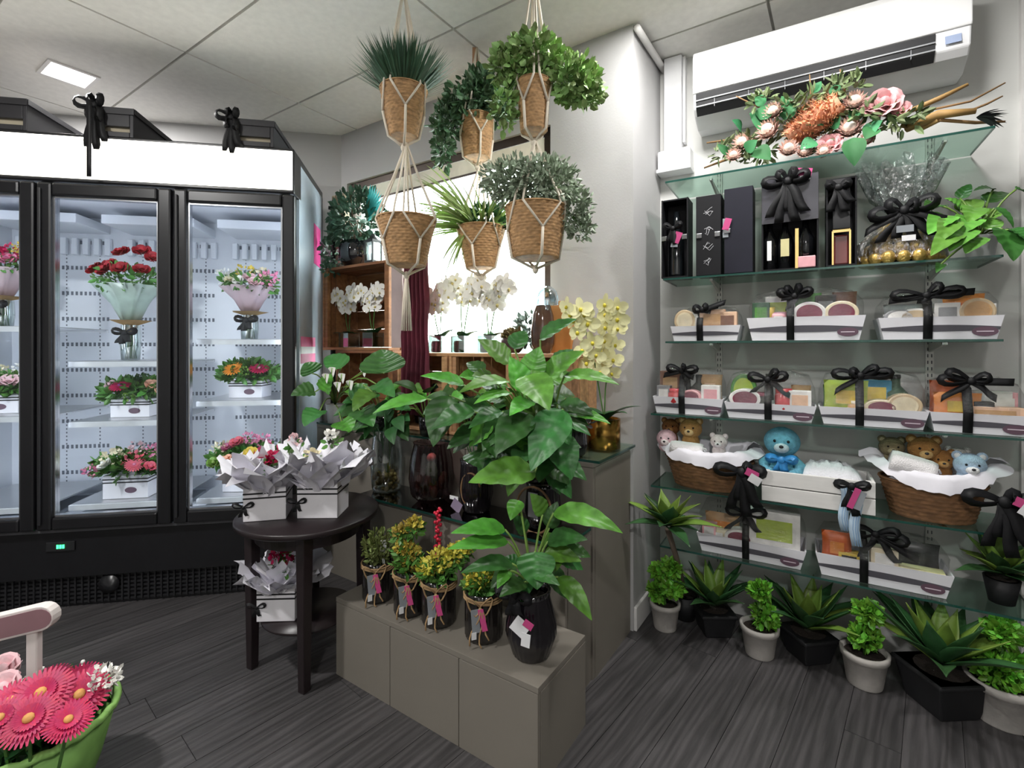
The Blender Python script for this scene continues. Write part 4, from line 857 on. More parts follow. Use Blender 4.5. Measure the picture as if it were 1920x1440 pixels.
obj('post', MB().box((-.052, -.045, 1.08), (.022, .022, 2.16)), m_blk, t, bevel=.002); obj('post_cap', MB().box((-.045, -.045, 2.17), (.07, .03, .02)), m_blk, t)
# white orchids inside the upper crate
def white_orchid(px, v, z, lab, hgt, seed, wpx=70, box=.085, n=2, lean=.0):
    rng = random.Random(seed); t = thing('white_orchid', lab, 'orchid', on_crate(px, v, z), UV.rz, 'white orchids in glass cubes')
    b = box
    gl = MB(); 
    for s in (-1, 1): gl.box((s*b/2, 0, b/2), (.004, b, b)); gl.box((0, s*b/2, b/2), (b, .004, b))
    obj('glass_cube', gl, m_jar, t); obj('moss', MB().box((0, 0, b*.36), (b-.012, b-.012, b*.7)), mat('green moss', '4c6a40', .9, var=.4, bump=.8, bscale=90), t, bevel=.01)
    st = []
    for k in range(n):
        s = (-1)**k; st.append([(0, 0, b*.6), (s*.015+lean*.3, -.01, hgt*.45), (s*.03+lean*.6, -.01, hgt*.75), (s*.07+lean, -.03, hgt*.98), (s*.11+lean, -.05, hgt*.86)])
    orchid(t, (0, 0, b*.7), st, .043, 11, rng, [m_wht_fl, mat('orchid lip', 'd9c98a', .5)], 4, .05, .11)
white_orchid(655, 1.93, ZC+.019, 'white orchid inside the crate, closer to the fridge', .34, 71)
white_orchid(700, 1.93, ZC+.019, 'white orchid inside the crate, closer to the burgundy cloth', .35, 72)
white_orchid(826, 1.90, ZK+.001, 'white orchid in a glass cube on the pine crate beside the burgundy cloth', .33, 73, lean=-.02)
white_orchid(868, 1.93, ZK+.001, 'white orchid in a glass cube in front of the bright window', .37, 74, lean=.04)
white_orchid(918, 1.94, ZK+.001, 'white orchid in a glass cube beside the brown bowl of succulents', .34, 75, lean=.03, n=3)
t = thing('succulent_bowl', 'round brown bowl of succulents on the pine crate', 'potted plant', on_crate(962, 1.885, ZK+.001), UV.rz)
obj('bowl', MB().lathe([(.001, 0), (.03, 0), (.05, .025), (.056, .055), (.052, .07), (.047, .07)], 26, cap=False), mat('plum brown bowl', '5c4446', .4, var=.15), t, True); obj('soil', MB().lathe([(.001, .06), (.048, .06)], 16, cap=False), m_soil, t)
rng = random.Random(77); mb = MB(); mb.fol((0, 0, .07), (.045, .045, .04), 170, .026, rng, bottom=0); obj('foliage', mb, mat('bronze succulent', '8a7a52', .6, isl=.35), t, stuff=True)
t = thing('fern_pot', 'small green plant in a glass cube near the window edge', 'potted plant', on_crate(992, 1.98, ZK+.001), UV.rz)
obj('glass_cube', MB().box((0, 0, .035), (.06, .06, .07)), m_jar, t); mb = MB(); mb.fol((0, 0, .12), (.06, .05, .07), 110, .045, rng); obj('foliage', mb, mat('grey green leaf', '7c8d86', .5, isl=.3), t, stuff=True)
# amber vase and folded orange board
t = thing('glass_vase', 'brown amber glass vase on the crate beside the orange panel', 'vase', on_crate(1018, 1.90, ZK+.001), UV.rz)
obj('glass', MB().lathe([(.001, 0), (.035, 0), (.052, .04), (.056, .1), (.048, .17), (.036, .21), (.032, .215)], 28, cap=False), mat('amber brown glass', '4f382c', .08, spec=.8, var=.35, scale=12), t, True)
t = thing('pendant_shade', 'small clear blue glass dome standing on the amber vase', 'glass dome', on_crate(1026, 1.90, ZK+.218), UV.rz)
obj('dome', MB().lathe([(.05, 0), (.052, .025), (.042, .06), (.02, .08), (.001, .084)], 40, mod=lambda i, a: 1+.02*math.sin(14*a), cap=False), film('blue glass', (200, 226, 236), .55, .08), t, True)
o = obj('orange_panel', MB().prism([(-.055, 0), (.05, 0), (.075, .14), (.03, .24), (-.06, .24), (-.035, .12)], -.006, .006), mat('orange tan board', 'c98a4d', .6), bevel=.002); o.location = on_crate(1052, 1.99, ZK+.001); o.rotation_euler = (0, 0, UV.rz); tag(o, 'orange tan angular panel leaning at the grey wall', 'panel')
# burgundy cloth hanging in front of the crates
mb = MB(); nx = 60; nz = 10; u0, u1 = -1.86, -1.70; vs = []
for j in range(nz+1):
    for i in range(nx+1):
        s = i/nx; z = .92+(1.72-.92)*j/nz; vs.append(UV.p(u0-.035*(1-j/nz)+(u1-u0+.05*(1-j/nz))*s, 1.775+.016*math.sin(s*38+.4*math.sin(j))+.004*math.sin(j*2), z))
mb.add(vs, [(j*(nx+1)+i, j*(nx+1)+i+1, (j+1)*(nx+1)+i+1, (j+1)*(nx+1)+i) for j in range(nz) for i in range(nx)])
o = obj('hanging_cloth', mb, mat('burgundy velvet', '5e1f30', .85, var=.3), None, True, solid=.003); tag(o, 'burgundy velvet cloth hanging beside the orchid crate', 'cloth')
o = obj('mauve_panel', uvbox(MB(), -1.975, -1.895, 1.79, 1.81, 1.26, 1.70), mat('mauve slat', 'b3a2a0', .7, var=.1), bevel=.002); tag(o, 'pale mauve board between the crate and burgundy cloth', 'board')
# ================================================================ round side table
m_esp = mat('espresso wood', '231b1d', .35, var=.25, scale=6, stretch=(1, 1, .2), spec=.5)
tc = V3(-.825, 1.988, 0); TZ = .598
tb = thing('side_table', 'round dark espresso side table with lower shelf', 'table', tc, math.atan2(-.135, .262))
obj('table_top', MB().lathe([(.001, TZ-.025), (.262, TZ-.025), (.272, TZ-.018), (.272, TZ-.004), (.268, TZ), (.001, TZ)], 64), m_esp, tb, True)
obj('apron', MB().lathe([(.2, TZ-.085), (.205, TZ-.026), (.19, TZ-.026), (.19, TZ-.085)], 40, cap=False), m_esp, tb)
for sx in (-1, 1):
    for sy in (-1, 1): obj('leg', MB().box((sx*.1475, sy*.1475, (TZ-.026)/2), (.044, .044, TZ-.026), taper=.72), m_esp, tb, bevel=.003)
obj('lower_shelf', MB().lathe([(.001, .185), (.172, .185), (.177, .19), (.177, .198), (.001, .2)], 48), m_esp, tb, True)
def wrapped_box(x, y, d, rz, lab, h, w, seed, z, blooms, tis, group='white boxes wrapped in tissue'):
    rng = random.Random(seed); t = thing('tissue_flower_box', lab, 'flower box', V3((x-960)/F*d, d, z+.001), rz, group)
    striped_box(t, w, w*.9, h, False)
    obj('tissue_paper', tissue((0, 0, h*.8), w*.35, *tis, 14, rng), m_paper, t, True); obj('tissue_paper', tissue((0, 0, h*.85), w*.2, tis[0]*.75, tis[1]*1.25, 8, rng), m_paper, t, True)
    for bx, by, bz, m in blooms:
        mb = MB(); mb.fol((bx, by, bz), (.02, .02, .016), 40, .018, rng, wide=.9); obj('flower_cluster', mb, m, t, True)
        mb = MB(); mb.fol((bx, by, bz-.03), (.025, .02, .015), 14, .03, rng); obj('leaf_tuft', mb, m_mdleaf, t, True)
    mb = bow_mb((-w/2*.97, -w*.46, h*.45), .035, .012, ((-.3, -1), (.4, -.9)), ((-1, .4), (1, .4))); obj('bow', mb, m_ribbon, t, True)
wrapped_box(504, 0, 1.93, .25, 'white striped box with tissue and red cyclamen, on the table by the fridge', .125, .150, 81, TZ, [(.02, -.09, .24, m_mag), (.035, -.09, .245, m_mag)], (.18, .14))
wrapped_box(607, 0, 1.96, .02, 'white striped box with tissue and cream flowers, on the table near the plants', .135, .155, 82, TZ, [(-.02, -.08, .25, m_cream), (.03, .0, .31, m_wht_fl), (-.12, .02, .29, m_lpink)], (.205, .15))
wrapped_box(530, 0, 1.95, .05, 'white striped box with tissue and pink cyclamen, on the lower table shelf', .125, .145, 83, .201, [(-.0, -.06, .25, m_mag), (.035, -.05, .28, m_mag), (.04, -.06, .23, m_mag)], (.165, .12))
# ================================================================ flower trug on the floor
TD = 1.33; tp = V3((62-960)/F*TD, TD, 0)
tr = thing('flower_trug', 'green basket of magenta gerberas with a white mauve wooden handle', 'flower basket', tp, .12)
obj('basket', MB().lathe([(.001, 0), (.11, 0), (.145, .1), (.18, .24), (.172, .24), (.138, .1), (.1, .012), (.001, .012)], 60, mod=lambda i, a: 1+.01*math.sin(30*a), cap=False), mat('green rope', '7fae5a', .6, var=.25), tr, True)
obj('rim', MB().tube([(.18*math.cos(a), .18*math.sin(a), .244+.003*math.sin(20*a)) for a in [2*PI*k/60 for k in range(61)]], .010, 8), mat('light green rope', '93c46a', .6, var=.25), tr, True)
m_wp = mat('white painted wood', 'ddd3d0', .55, var=.06); m_mv = mat('mauve painted wood', '8d6a70', .6, var=.12)
post = V3(-.004, .0, .0)
obj('post', MB().box((-.012, .02, .33), (.028, .022, .36)), m_wp, tr, bevel=.004)
hb = MB(); n = 16; prof = [(-.2, -.034), (.012, -.034)]+[(.012+.034*math.sin(PI*k/8), -.034*math.cos(PI*k/8)) for k in range(1, 8)]+[(.012, .034), (-.2, .034)]
TT = Matrix.Translation((-.0, .02, .515)) @ Matrix.Rotation(-.2, 4, 'Y')
obj('handle_edge', MB().prism(prof, -.016, .016).tf(TT), m_wp, tr, bevel=.002); obj('handle_face', MB().prism([(x*.93+.0, z*.8) for x, z in prof], -.0175, .0175).tf(TT), m_mv, tr)
rng = random.Random(91)
for k, (x, y, d, r) in enumerate(((150, 1305, 1.27, .066), (78, 1302, 1.24, .066), (22, 1318, 1.22, .06), (55, 1350, 1.16, .06), (92, 1280, 1.36, .055), (150, 1277, 1.37, .055), (128, 1352, 1.18, .05), (0, 1350, 1.15, .055))):
    q = P(x, y, d)-tp; q = Matrix.Rotation(-.12, 3, 'Z') @ q; obj('gerbera', gerbera(q, r, (q.x*1.5, -.55+.25*rng.random(), .8), 36), [m_mag, mat('gerbera eye', 'd39a58', .7)], tr, True)
    obj('stem', MB().tube([(q.x*.4, q.y*.4, .02), q-V3(0, 0, .01)], .004, 5), m_stem, tr)
for x, y, d, m in ((5, 1290, 1.3, m_lpink), (5, 1255, 1.38, m_lpink)):
    q = Matrix.Rotation(-.12, 3, 'Z') @ (P(x, y, d)-tp); obj('rose', rose(q, .04, (0, -.6, .7)), m, tr, True)
mb = MB(); mb.fol((0, 0, .25), (.15, .15, .05), 420, .05, rng); obj('foliage', mb, m_dkleaf, tr, stuff=True)
mb = MB()
for k in range(70): a = rng.uniform(0, 6.28); q = rng.random()**.5*.15; mb.blob((q*math.cos(a), q*math.sin(a)-.02, .30+rng.random()*.03), .0065, 6, 4)
obj('filler_buds', mb, m_wht_fl, tr, True, stuff=True)
q = Matrix.Rotation(-.12, 3, 'Z') @ (P(195, 1272, 1.31)-tp); mb = MB(); mb.fol(q, (.035, .03, .03), 130, .018, rng, wide=.8); obj('flower_cluster', mb, m_wht_fl, tr, True)
# ================================================================ air conditioner and duct
def rw_thing(name, lab, cat, t, n, z, group=None, rz=0): return thing(name, lab, cat, RW.p(t, -n, z), RW.rz+rz, group)
rt = lambda px, n: RW.a_at(px, -n)
ac0, ac1 = rt(1300, .2), rt(1822, .2); acw = ac1-ac0
ac = rw_thing('air_conditioner', 'white wall split air conditioner with dark outlet louvres', 'air conditioner', (ac0+ac1)/2, 0, 2.29)
prof = [(0, 0), (-.09, -.005), (-.17, .03), (-.195, .055), (-.205, .13), (-.205, .285), (-.19, .31), (0, .31)]
fnx = lambda a, b, h: (h, a, b)
obj('body', MB().prism(prof, -acw/2, acw/2, fn=fnx), m_white, ac, bevel=.006)
obj('front_panel', MB().prism([(-.209, .120), (-.212, .13), (-.212, .28), (-.2, .305), (-.19, .312), (-.19, .120)], -acw/2-.001, acw/2+.001, fn=fnx), mat('gloss white panel', 'f0f0f0', .12, var=.01, coat=.5), ac, bevel=.004)
obj('outlet_recess', MB().prism([(-.173, .028), (-.1985, .054), (-.2085, .117), (-.19, .117), (-.16, .04)], -acw/2+.012, acw/2-.10, fn=fnx), mat('dark outlet', '1c1c1f', .6), ac)
for k in range(2): obj('louvre', MB().prism([(-.185-.007*k, .055+.026*k), (-.205-.003*k, .058+.026*k), (-.205-.003*k, .063+.026*k), (-.185-.007*k, .060+.026*k)], -acw/2+.012, acw/2-.10, fn=fnx), mat('grey louvre', '8f9195', .4), ac)
for k in range(6): obj('louvre_vane', MB().box((-acw/2+.09+k*(acw-.26)/5, -.199, .075), (.002, .01, .055)), mat('grey louvre', '8f9195', .4), ac)
obj('rating_label', MB().box((acw/2-.05, -.2035, .085), (.045, .002, .03), tilt=('X', -.1)), mat('blue grey label', '9aa8c6', .5), ac)
obj('brand_strip', MB().box((-acw/2+.13, -.2125, .165), (.05, .001, .007)), m_white, ac)
du = rw_thing('cable_duct', 'white cable trunking and junction box beside the air conditioner', 'duct', rt(1262, .05), .0015, 2.14)
obj('trunking', MB().box((0, -.03, .32), (.085, .06, .47)), m_white, du, bevel=.005)
obj('trunking_edge', MB().box((.05, -.02, .34), (.012, .04, .42)), m_white, du)
jb = obj('junction_box', MB().box((.01, -.0425, .04), (.155, .085, .10)), m_white, du, bevel=.008)
obj('box_lid', MB().box((.01, -.0475, -.01), (.163, .092, .018)), m_white, du, bevel=.003)
for s in (-1, 1): obj('screw', MB().lathe([(.001, 0), (.004, 0), (.004, .003), (.001, .003)], 10).tf(Matrix.Translation((.01+s*.06, -.089, -.008)) @ Matrix.Rotation(PI/2, 4, 'X')), m_chrome, du)
# ================================================================ uprights and glass shelves
m_up = mat('pale shelf upright', 'cfcfca', .4, .2)
ZL = [.367, .633, .961, 1.289, 1.572, 2.008]
for px, lab in ((1349, 'slotted shelf upright near the grey column'), (1742, 'slotted shelf upright near the trailing pothos')):
    t = rw_thing('shelf_upright', lab, 'shelf upright', rt(px, 0), .0, 0.2, 'slotted shelf uprights')
    obj('channel', MB().box((0, -.006, .95), (.026, .012, 1.9)), m_up, t)
    mb = MB()
    for k in range(72):
        for s in (-1, 1): mb.box((s*.006, -.0123, .04+.026*k), (.0035, .001, .013))
    obj('slots', mb, m_slot if False else mat('upright slot', '55555a', .8), t, stuff=True)
    for z in ZL:
        obj('bracket', MB().prism([(-.012, -.004-.004), (-.26, -.008), (-.26, -.016), (-.012, -.045)], -.004, .004, fn=lambda a, b, h: (h, a, b+z-.202)), m_up, t)
        obj('glass_clip', MB().box((0, -.245, z-.202-.012), (.014, .016, .008)), m_chrome, t)
SD = .30
labs = ['glass shelf closest to the floor, under two gift hampers', 'glass shelf holding the wicker baskets and the white crate', 'glass shelf holding the row of four gift hampers', 'glass shelf holding the row of three gift hampers', 'glass shelf holding the black gift boxes and the pothos', 'glass shelf under the air conditioner, carrying the protea swag']
ext = [(.07, 1.30), (.03, 1.30), (.03, 1.30), (.095, 1.2), (.085, 1.2), (.0945, 1.18)]
m_shelf = film('green tinted shelf glass', (222, 238, 231), .88, .03)
for z, lab, (a, b) in zip(ZL, labs, ext):
    t = rw_thing('glass_shelf', lab, 'shelf', (a+b)/2, SD/2, z-.0082, 'wall mounted glass shelves'); x = b-a
    obj('sheet', MB().box((0, 0, .004), (x, SD-.022, .008)), m_shelf, t)
    obj('front_edge', MB().box((0, -SD/2+.0095, .004), (x, .002, .008)), m_edge, t); 
    for s in (-1, 1): obj('end_edge', MB().box((s*(x/2+.001), 0, .004), (.002, SD-.022, .008)), m_edge, t)
# ================================================================ gift hampers
m_tray = mat('white hamper tray', 'e9e8ee', .45, var=.02)
m_band = mat('charcoal tray band', '55535b', .5)
m_badge = mat('plum oval badge', '5d4553', .5)
m_cello = film('cellophane', (255, 255, 255), .90, .12, .8)
COL = dict(white='e8e6e3', cream='e3d6b8', beige='cbb492', tan='c39a6b', brown='7a4f37', dark='33302f', black='1a1a1c', green='4f8a3c', lime='a9bf3f', yellow='e3c54a', orange='e08a35', dorange='d0642a', red='c73a3f', burg='7c2f45', pink='e6a9b0', grey='8f9093', blue='3f8fb4', pyel='e8e2a8', dgreen='34523c', peach='e9c2a4', navy='23242e')
def cm(c, r=.5): return mat('pack '+c, COL[c], r, var=.12, scale=25)
def pack(t, kind, x, y, z, w, h, c1, c2='white', dp=None, rng=random):
    dp = dp or min(.05, w*.7)
    if kind == 'box':
        o = obj('carton', MB().box((x, y, z+h/2), (w, dp, h)), cm(c1), t, bevel=.002); obj('carton_label', MB().box((x, y-dp/2-.0006, z+h*.55), (w*.7, .001, h*.5)), cm(c2), o)
    elif kind == 'bag':
        mb = MB(); n = 8; vs = []
        for s in (-1, 1):
            for i in range(n+1):
                for j in range(n+1):
                    u, v = i/n, j/n; q = (math.sin(PI*u)*math.sin(PI*v))**.5
                    vs.append((x+(u-.5)*w*(1-.06*math.sin(PI*v)), y+s*dp*.5*q+.002*math.sin(9*u+5*v), z+v*h))
        N = (n+1)**2; mb.add(vs, [(i*(n+1)+j, i*(n+1)+j+1, (i+1)*(n+1)+j+1, (i+1)*(n+1)+j) for i in range(n) for j in range(n)]+[(N+i*(n+1)+j, N+(i+1)*(n+1)+j, N+(i+1)*(n+1)+j+1, N+i*(n+1)+j+1) for i in range(n) for j in range(n)])
        o = obj('pouch', mb, cm(c1, .35), t, True); obj('pouch_label', MB().box((x, y-dp*.5-.001, z+h*.5), (w*.45, .002, h*.4)), cm(c2, .4), o)
    elif kind == 'jar':
        o = obj('jar', MB().lathe([(.001, 0), (w*.46, 0), (w*.5, h*.08), (w*.5, h*.7), (w*.42, h*.78), (w*.42, h*.8)], 20, c=(x, y, z), cap=False), cm(c1, .2), t, True); obj('lid', MB().lathe([(w*.46, h*.79), (w*.46, h), (.001, h)], 20, c=(x, y, z), cap=False), cm(c2, .3), o, True)
    elif kind == 'bottle':
        o = obj('bottle', MB().lathe([(.001, 0), (w*.5, 0), (w*.5, h*.55), (w*.2, h*.72), (w*.19, h*.92)], 18, c=(x, y, z), cap=False), cm(c1, .12), t, True); obj('bottle_label', MB().lathe([(w*.51, h*.15), (w*.51, h*.45)], 18, c=(x, y, z), cap=False), cm(c2), o, True); obj('cap', MB().lathe([(w*.22, h*.9), (w*.22, h), (.001, h)], 14, c=(x, y, z), cap=False), cm('black', .3), o, True)
    elif kind == 'tub':     # oval fronted tin standing on edge
        M = Matrix.Translation((x, y, z+h/2)) @ Matrix.Rotation(PI/2, 4, 'X')
        o = obj('oval_tin', MB().lathe([(.001, -dp/2), (.5, -dp/2), (.5, dp/2), (.46, dp/2+.002), (.001, dp/2+.002)], 28, sx=w, sy=h).tf(M @ Matrix.Scale(1, 4)), cm(c1, .35), t); obj('tin_label', MB().lathe([(.001, dp/2+.0025), (.38, dp/2+.0025), (.38, dp/2+.004), (.001, dp/2+.004)], 28, sx=w, sy=h).tf(M), cm(c2, .4), o)
def hamper(lab, x0, x1, ytop, zs, rib, items, bow, seed, n=.265, dp=.175, cello=True, badge=True, group='ribboned gift hampers on the glass shelves', tilt=0):
    rng = random.Random(seed); a0, a1 = rt(x0, n), rt(x1, n); tc_ = (a0+a1)/2; w = a1-a0; nc = n-dp/2; dmid = RW.d(tc_, -n)
    h = zat(ytop, dmid)-zs; t = rw_thing('gift_hamper', lab, 'hamper', tc_, nc, zs+.001, group); yb = -dp/2
    tx = lambda px, nn=n-.06: rt(px, nn)-tc_
    mb = MB(); k = .90; e = .004
    def ring(s, z): return [(-w/2*s, -dp/2*s, z), (w/2*s, -dp/2*s, z), (w/2*s, dp/2*s, z), (-w/2*s, dp/2*s, z)]
    R = ring(k, 0)+ring(1, h)+ring(.975, h)+ring(k*.96, .006); mb.add(R, [(3, 2, 1, 0)]+[(4*r+i, 4*r+(i+1) % 4, 4*r+4+(i+1) % 4, 4*r+4+i) for r in range(3) for i in range(4)]+[(12, 13, 14, 15)])
    obj('tray', mb, m_tray, t); sl = lambda z: k+(1-k)*z/h
    mb = MB(); vs = []
    for q in range(13):
        f = q/12; g = math.sin(PI*min(1, .12+f*.75)); za, zb = h*(.43-.09*g), h*(.46+.17*g)
        for z in (za, zb): vs.append(((f-.5)*w*sl(z), -dp/2*sl(z)-.0012, z))
    mb.add(vs, [(2*q, 2*q+2, 2*q+3, 2*q+1) for q in range(12)]); obj('printed_band', mb, m_band, t)
    if badge:
        bw = min(.034, w*.13); M = Matrix.Translation((w*.36, -dp/2*sl(h*.3)-.0018, h*.33)) @ Matrix.Rotation(PI/2, 4, 'X')
        bd = obj('oval_badge', MB().lathe([(.001, 0), (bw, 0), (bw, .0015), (.001, .0015)], 24, sy=.5).tf(M), m_badge, t, label='plum oval maker badge')
        obj('badge_script', MB().box((w*.36, -dp/2*sl(h*.3)-.0036, h*.33), (bw*1.3, .0006, .0035)), mat('pale script', 'c9b9c4', .5), t)
    tp = h+.02
    for it in items:
        kind, px, yt, wp, c1 = it[:5]; c2 = it[5] if len(it) > 5 else 'white'; row = it[6] if len(it) > 6 else 0
        x = tx(px); d = RW.d(tc_+x, -(nc+(.03-row*.07))); ww = wp/F*d*1.08; zt = zat(yt, d)-zs; hh = max(.025, zt-.012)
        y = -dp/2+.035+row*.06; x = max(-w/2*.9+ww/2, min(w/2*.9-ww/2, x)); zb = .012 if row < 1 else .014
        zb = max(.012, min(h*.62, zt-.03))
        pack(t, kind, x, y, zb, ww, zt-zb, c1, c2, min(.05, ww*.8) if kind != 'bag' else .04, rng); tp = max(tp, zt)
    mb = MB(); fill = (w*.9, dp*.86); mb.box((0, 0, h*.4), (fill[0], fill[1], h*.72)); obj('paper_filler', mb, m_paper, t)
    # ribbon round the tray and over the top
    rx = tx(rib, n); rw_ = .027; top = tp-.005; pts = [(rx, -dp/2*k-.003, 0.001), (rx, -dp/2*1.0-.004, h), (rx, -dp/2-.002, h+.01), (rx, -dp/2+.02, max(h+.02, top*.9)), (rx, 0, top+.006), (rx, dp/2-.01, h+.02), (rx, dp/2+.002, h), (rx, dp/2*k+.003, 0.001)]
    obj('ribbon', MB().strip(pts, rw_, (1, 0, 0)), m_ribbon, t, True, solid=.0015)
    bx, by, s, loops, tails = bow; d = RW.d(tc_, -(n-.03)); bz = zat(by, d)-zs
    obj('bow', bow_mb((tx(bx, n-.03), -dp/2+.012, bz), s*.85, .027, tails, loops), m_ribbon, t, True, solid=.0015)
    if cello:
        mb = MB(); prof = [(.985, h*.97), (.995, h+(tp-h)*.25), (.985, h+(tp-h)*.55), (.86, tp*.98), (.5, tp+.012)]; N = 40; vs = []
        for i, (s, z) in enumerate(prof):
            for q in range(N):
                a = 2*PI*q/N; c, sn = math.cos(a), math.sin(a); e2 = .5; X = math.copysign(abs(c)**e2, c); Y = math.copysign(abs(sn)**e2, sn); j = 1+(.008*rng.gauss(0, 1) if i else 0)
                vs.append((X*w/2*s*j, Y*dp/2*s*1.06*j, z+(rng.gauss(0, .004) if i else 0)))
        mb.add(vs, [(i*N+q, i*N+(q+1) % N, (i+1)*N+(q+1) % N, (i+1)*N+q) for i in range(len(prof)-1) for q in range(N)]); obj('cellophane', mb, m_cello, t, True)
    return t
B1 = [(-.9, .3), (.9, .3), (.3, .6)]; T1 = [(-.5, -.5), (.5, -.6)]
L3, L4, L6 = ZL[3], ZL[2], ZL[0]
hamper('small gift hamper with a charcoal band, beside the grey column', 1257, 1388, 611, L3, 1312, [('tub', 1275, 583, 34, 'beige', 'cream'), ('box', 1298, 588, 24, 'white', 'cream'), ('box', 1338, 582, 40, 'peach', 'tan'), ('box', 1370, 586, 30, 'peach', 'brown'), ('bag', 1350, 590, 40, 'pink', 'white', 1)], (1318, 582, .075, [(-.5, .1), (.3, .2)], [(1.5, .45), (.6, -.1), (1.1, .25)]), 101, badge=False)
hamper('gift hamper with a burgundy oval tin and green packs, in the row of three', 1400, 1624, 594, L3, 1482, [('box', 1415, 570, 26, 'dgreen', 'green'), ('bag', 1432, 578, 34, 'yellow', 'orange'), ('box', 1462, 558, 44, 'white', 'lime', 1), ('bag', 1460, 586, 30, 'pink', 'white'), ('tub', 1517, 568, 50, 'white', 'burg'), ('bag', 1515, 552, 40, 'green', 'lime', 1), ('box', 1548, 556, 30, 'dark', 'grey', 1), ('tub', 1583, 566, 50, 'cream', 'burg'), ('bag', 1608, 548, 36, 'brown', 'tan', 1), ('jar', 1552, 585, 20, 'red', 'dark')], (1490, 556, .075, B1+[(-.5, .5)], [(1.0, .25), (-.7, -.1), (-.3, -.9)]), 102)
hamper('gift hamper with an orange bag and white packs, in the row of three', 1647, 1884, 594, L3, 1740, [('tub', 1672, 582, 44, 'grey', 'white'), ('bag', 1665, 590, 40, 'white', 'cream'), ('tub', 1712, 580, 50, 'white', 'beige'), ('bag', 1700, 572, 60, 'grey', 'white', 1), ('box', 1770, 570, 34, 'white', 'grey'), ('bag', 1802, 553, 56, 'orange', 'dorange'), ('tub', 1855, 560, 48, 'beige', 'tan'), ('box', 1838, 572, 30, 'white', 'yellow')], (1735, 555, .09, [(-1.3, .05), (1.3, .15), (.5, .4)], [(1.7, .1), (-1.4, -.2), (.0, -.4)]), 103)
hamper('gift hamper with a red jar and dark bottle, under the smallest hamper', 1224, 1356, 746, L4, 1278, [('box', 1240, 695, 34, 'brown', 'tan', 1), ('bag', 1248, 735, 36, 'lime', 'beige'), ('jar', 1268, 728, 26, 'red', 'red'), ('tub', 1299, 730, 34, 'pink', 'burg'), ('bottle', 1308, 702, 26, 'dark', 'grey', 1), ('box', 1337, 722, 30, 'white', 'pink'), ('bag', 1340, 702, 38, 'tan', 'peach', 1), ('box', 1240, 722, 22, 'grey', 'white')], (1280, 695, .07, [(-1, .2), (1.1, .15), (.2, .3)], [(-1.3, -.4), (.5, -.8), (.9, -.5)]), 104)
hamper('gift hamper with a white burgundy oval carton and green disc', 1358, 1531, 758, L4, 1440, [('tub', 1386, 700, 40, 'green', 'lime', 1), ('tub', 1392, 728, 50, 'white', 'burg'), ('bag', 1372, 735, 34, 'white', 'white', 1), ('box', 1428, 735, 30, 'burg', 'dark'), ('jar', 1470, 728, 28, 'red', 'red'), ('box', 1503, 732, 34, 'white', 'peach'), ('bag', 1520, 722, 30, 'tan', 'brown', 1)], (1440, 712, .08, [(-1, .2), (1, .3), (.5, .5)], [(-.8, -.8), (1.2, -.9), (.3, -.2)]), 105)
hamper('gift hamper with a lime green bag and blue tin', 1535, 1743, 767, L4, 1612, [('bag', 1572, 712, 64, 'lime', 'yellow'), ('bag', 1550, 720, 40, 'green', 'lime', 1), ('box', 1638, 712, 50, 'blue', 'yellow', 1), ('tub', 1650, 748, 50, 'cream', 'burg'), ('bottle', 1682, 702, 34, 'dgreen', 'grey', 1), ('tub', 1708, 738, 48, 'beige', 'cream'), ('jar', 1600, 750, 24, 'tan', 'cream')], (1612, 705, .085, [(-1.2, .1), (1.3, .2), (.7, .4), (-.4, .2)], [(-1.1, -.9), (1.4, .05), (.2, -.2)]), 106)
hamper('gift hamper with orange bags and a long tan box, at the row end', 1744, 1935, 777, L4, 1815, [('bag', 1772, 735, 64, 'orange', 'yellow'), ('bag', 1755, 712, 40, 'dorange', 'orange', 1), ('box', 1866, 732, 46, 'white', 'white', 1), ('box', 1866, 762, 74, 'peach', 'tan'), ('box', 1908, 735, 30, 'pink', 'white', 1), ('box', 1838, 752, 26, 'dark', 'grey')], (1818, 715, .085, [(-1.2, .05), (-.9, .4), (.6, .2)], [(-1.1, -.9), (.9, -.8), (1.5, -.0)]), 107)
hamper('gift hamper with a bright green and orange carton, under the wicker basket', 1306, 1512, 1016, L6, 1398, [('box', 1324, 975, 22, 'pink', 'white'), ('bag', 1348, 957, 56, 'tan', 'orange', 1), ('bag', 1345, 985, 46, 'cream', 'white'), ('tub', 1388, 988, 46, 'white', 'burg'), ('box', 1470, 958, 78, 'white', 'lime'), ('bag', 1430, 975, 36, 'grey', 'dark', 1), ('bag', 1490, 975, 40, 'orange', 'yellow', 1)], (1398, 962, .09, [(-.9, .15), (1, .25)], [(-.9, -1.0), (.7, -.9), (.1, -.6)]), 108)
hamper('gift hamper with an orange bag and dark pleated ribbon, under the white crate', 1529, 1790, 1058, L6, 1620, [('bag', 1548, 990, 44, 'dorange', 'orange'), ('box', 1590, 1030, 30, 'yellow', 'dark'), ('box', 1655, 1022, 38, 'cream', 'white'), ('box', 1728, 1062, 80, 'pyel', 'cream'), ('bag', 1715, 1010, 80, 'black', 'black', 1), ('box', 1570, 1005, 28, 'grey', 'peach', 1)], (1640, 1000, .1, [(-.7, .1), (.8, .2), (1.1, -.1)], [(.8, -1.1), (1.5, -.8), (.0, -.4), (-.5, -1.1)]), 109)
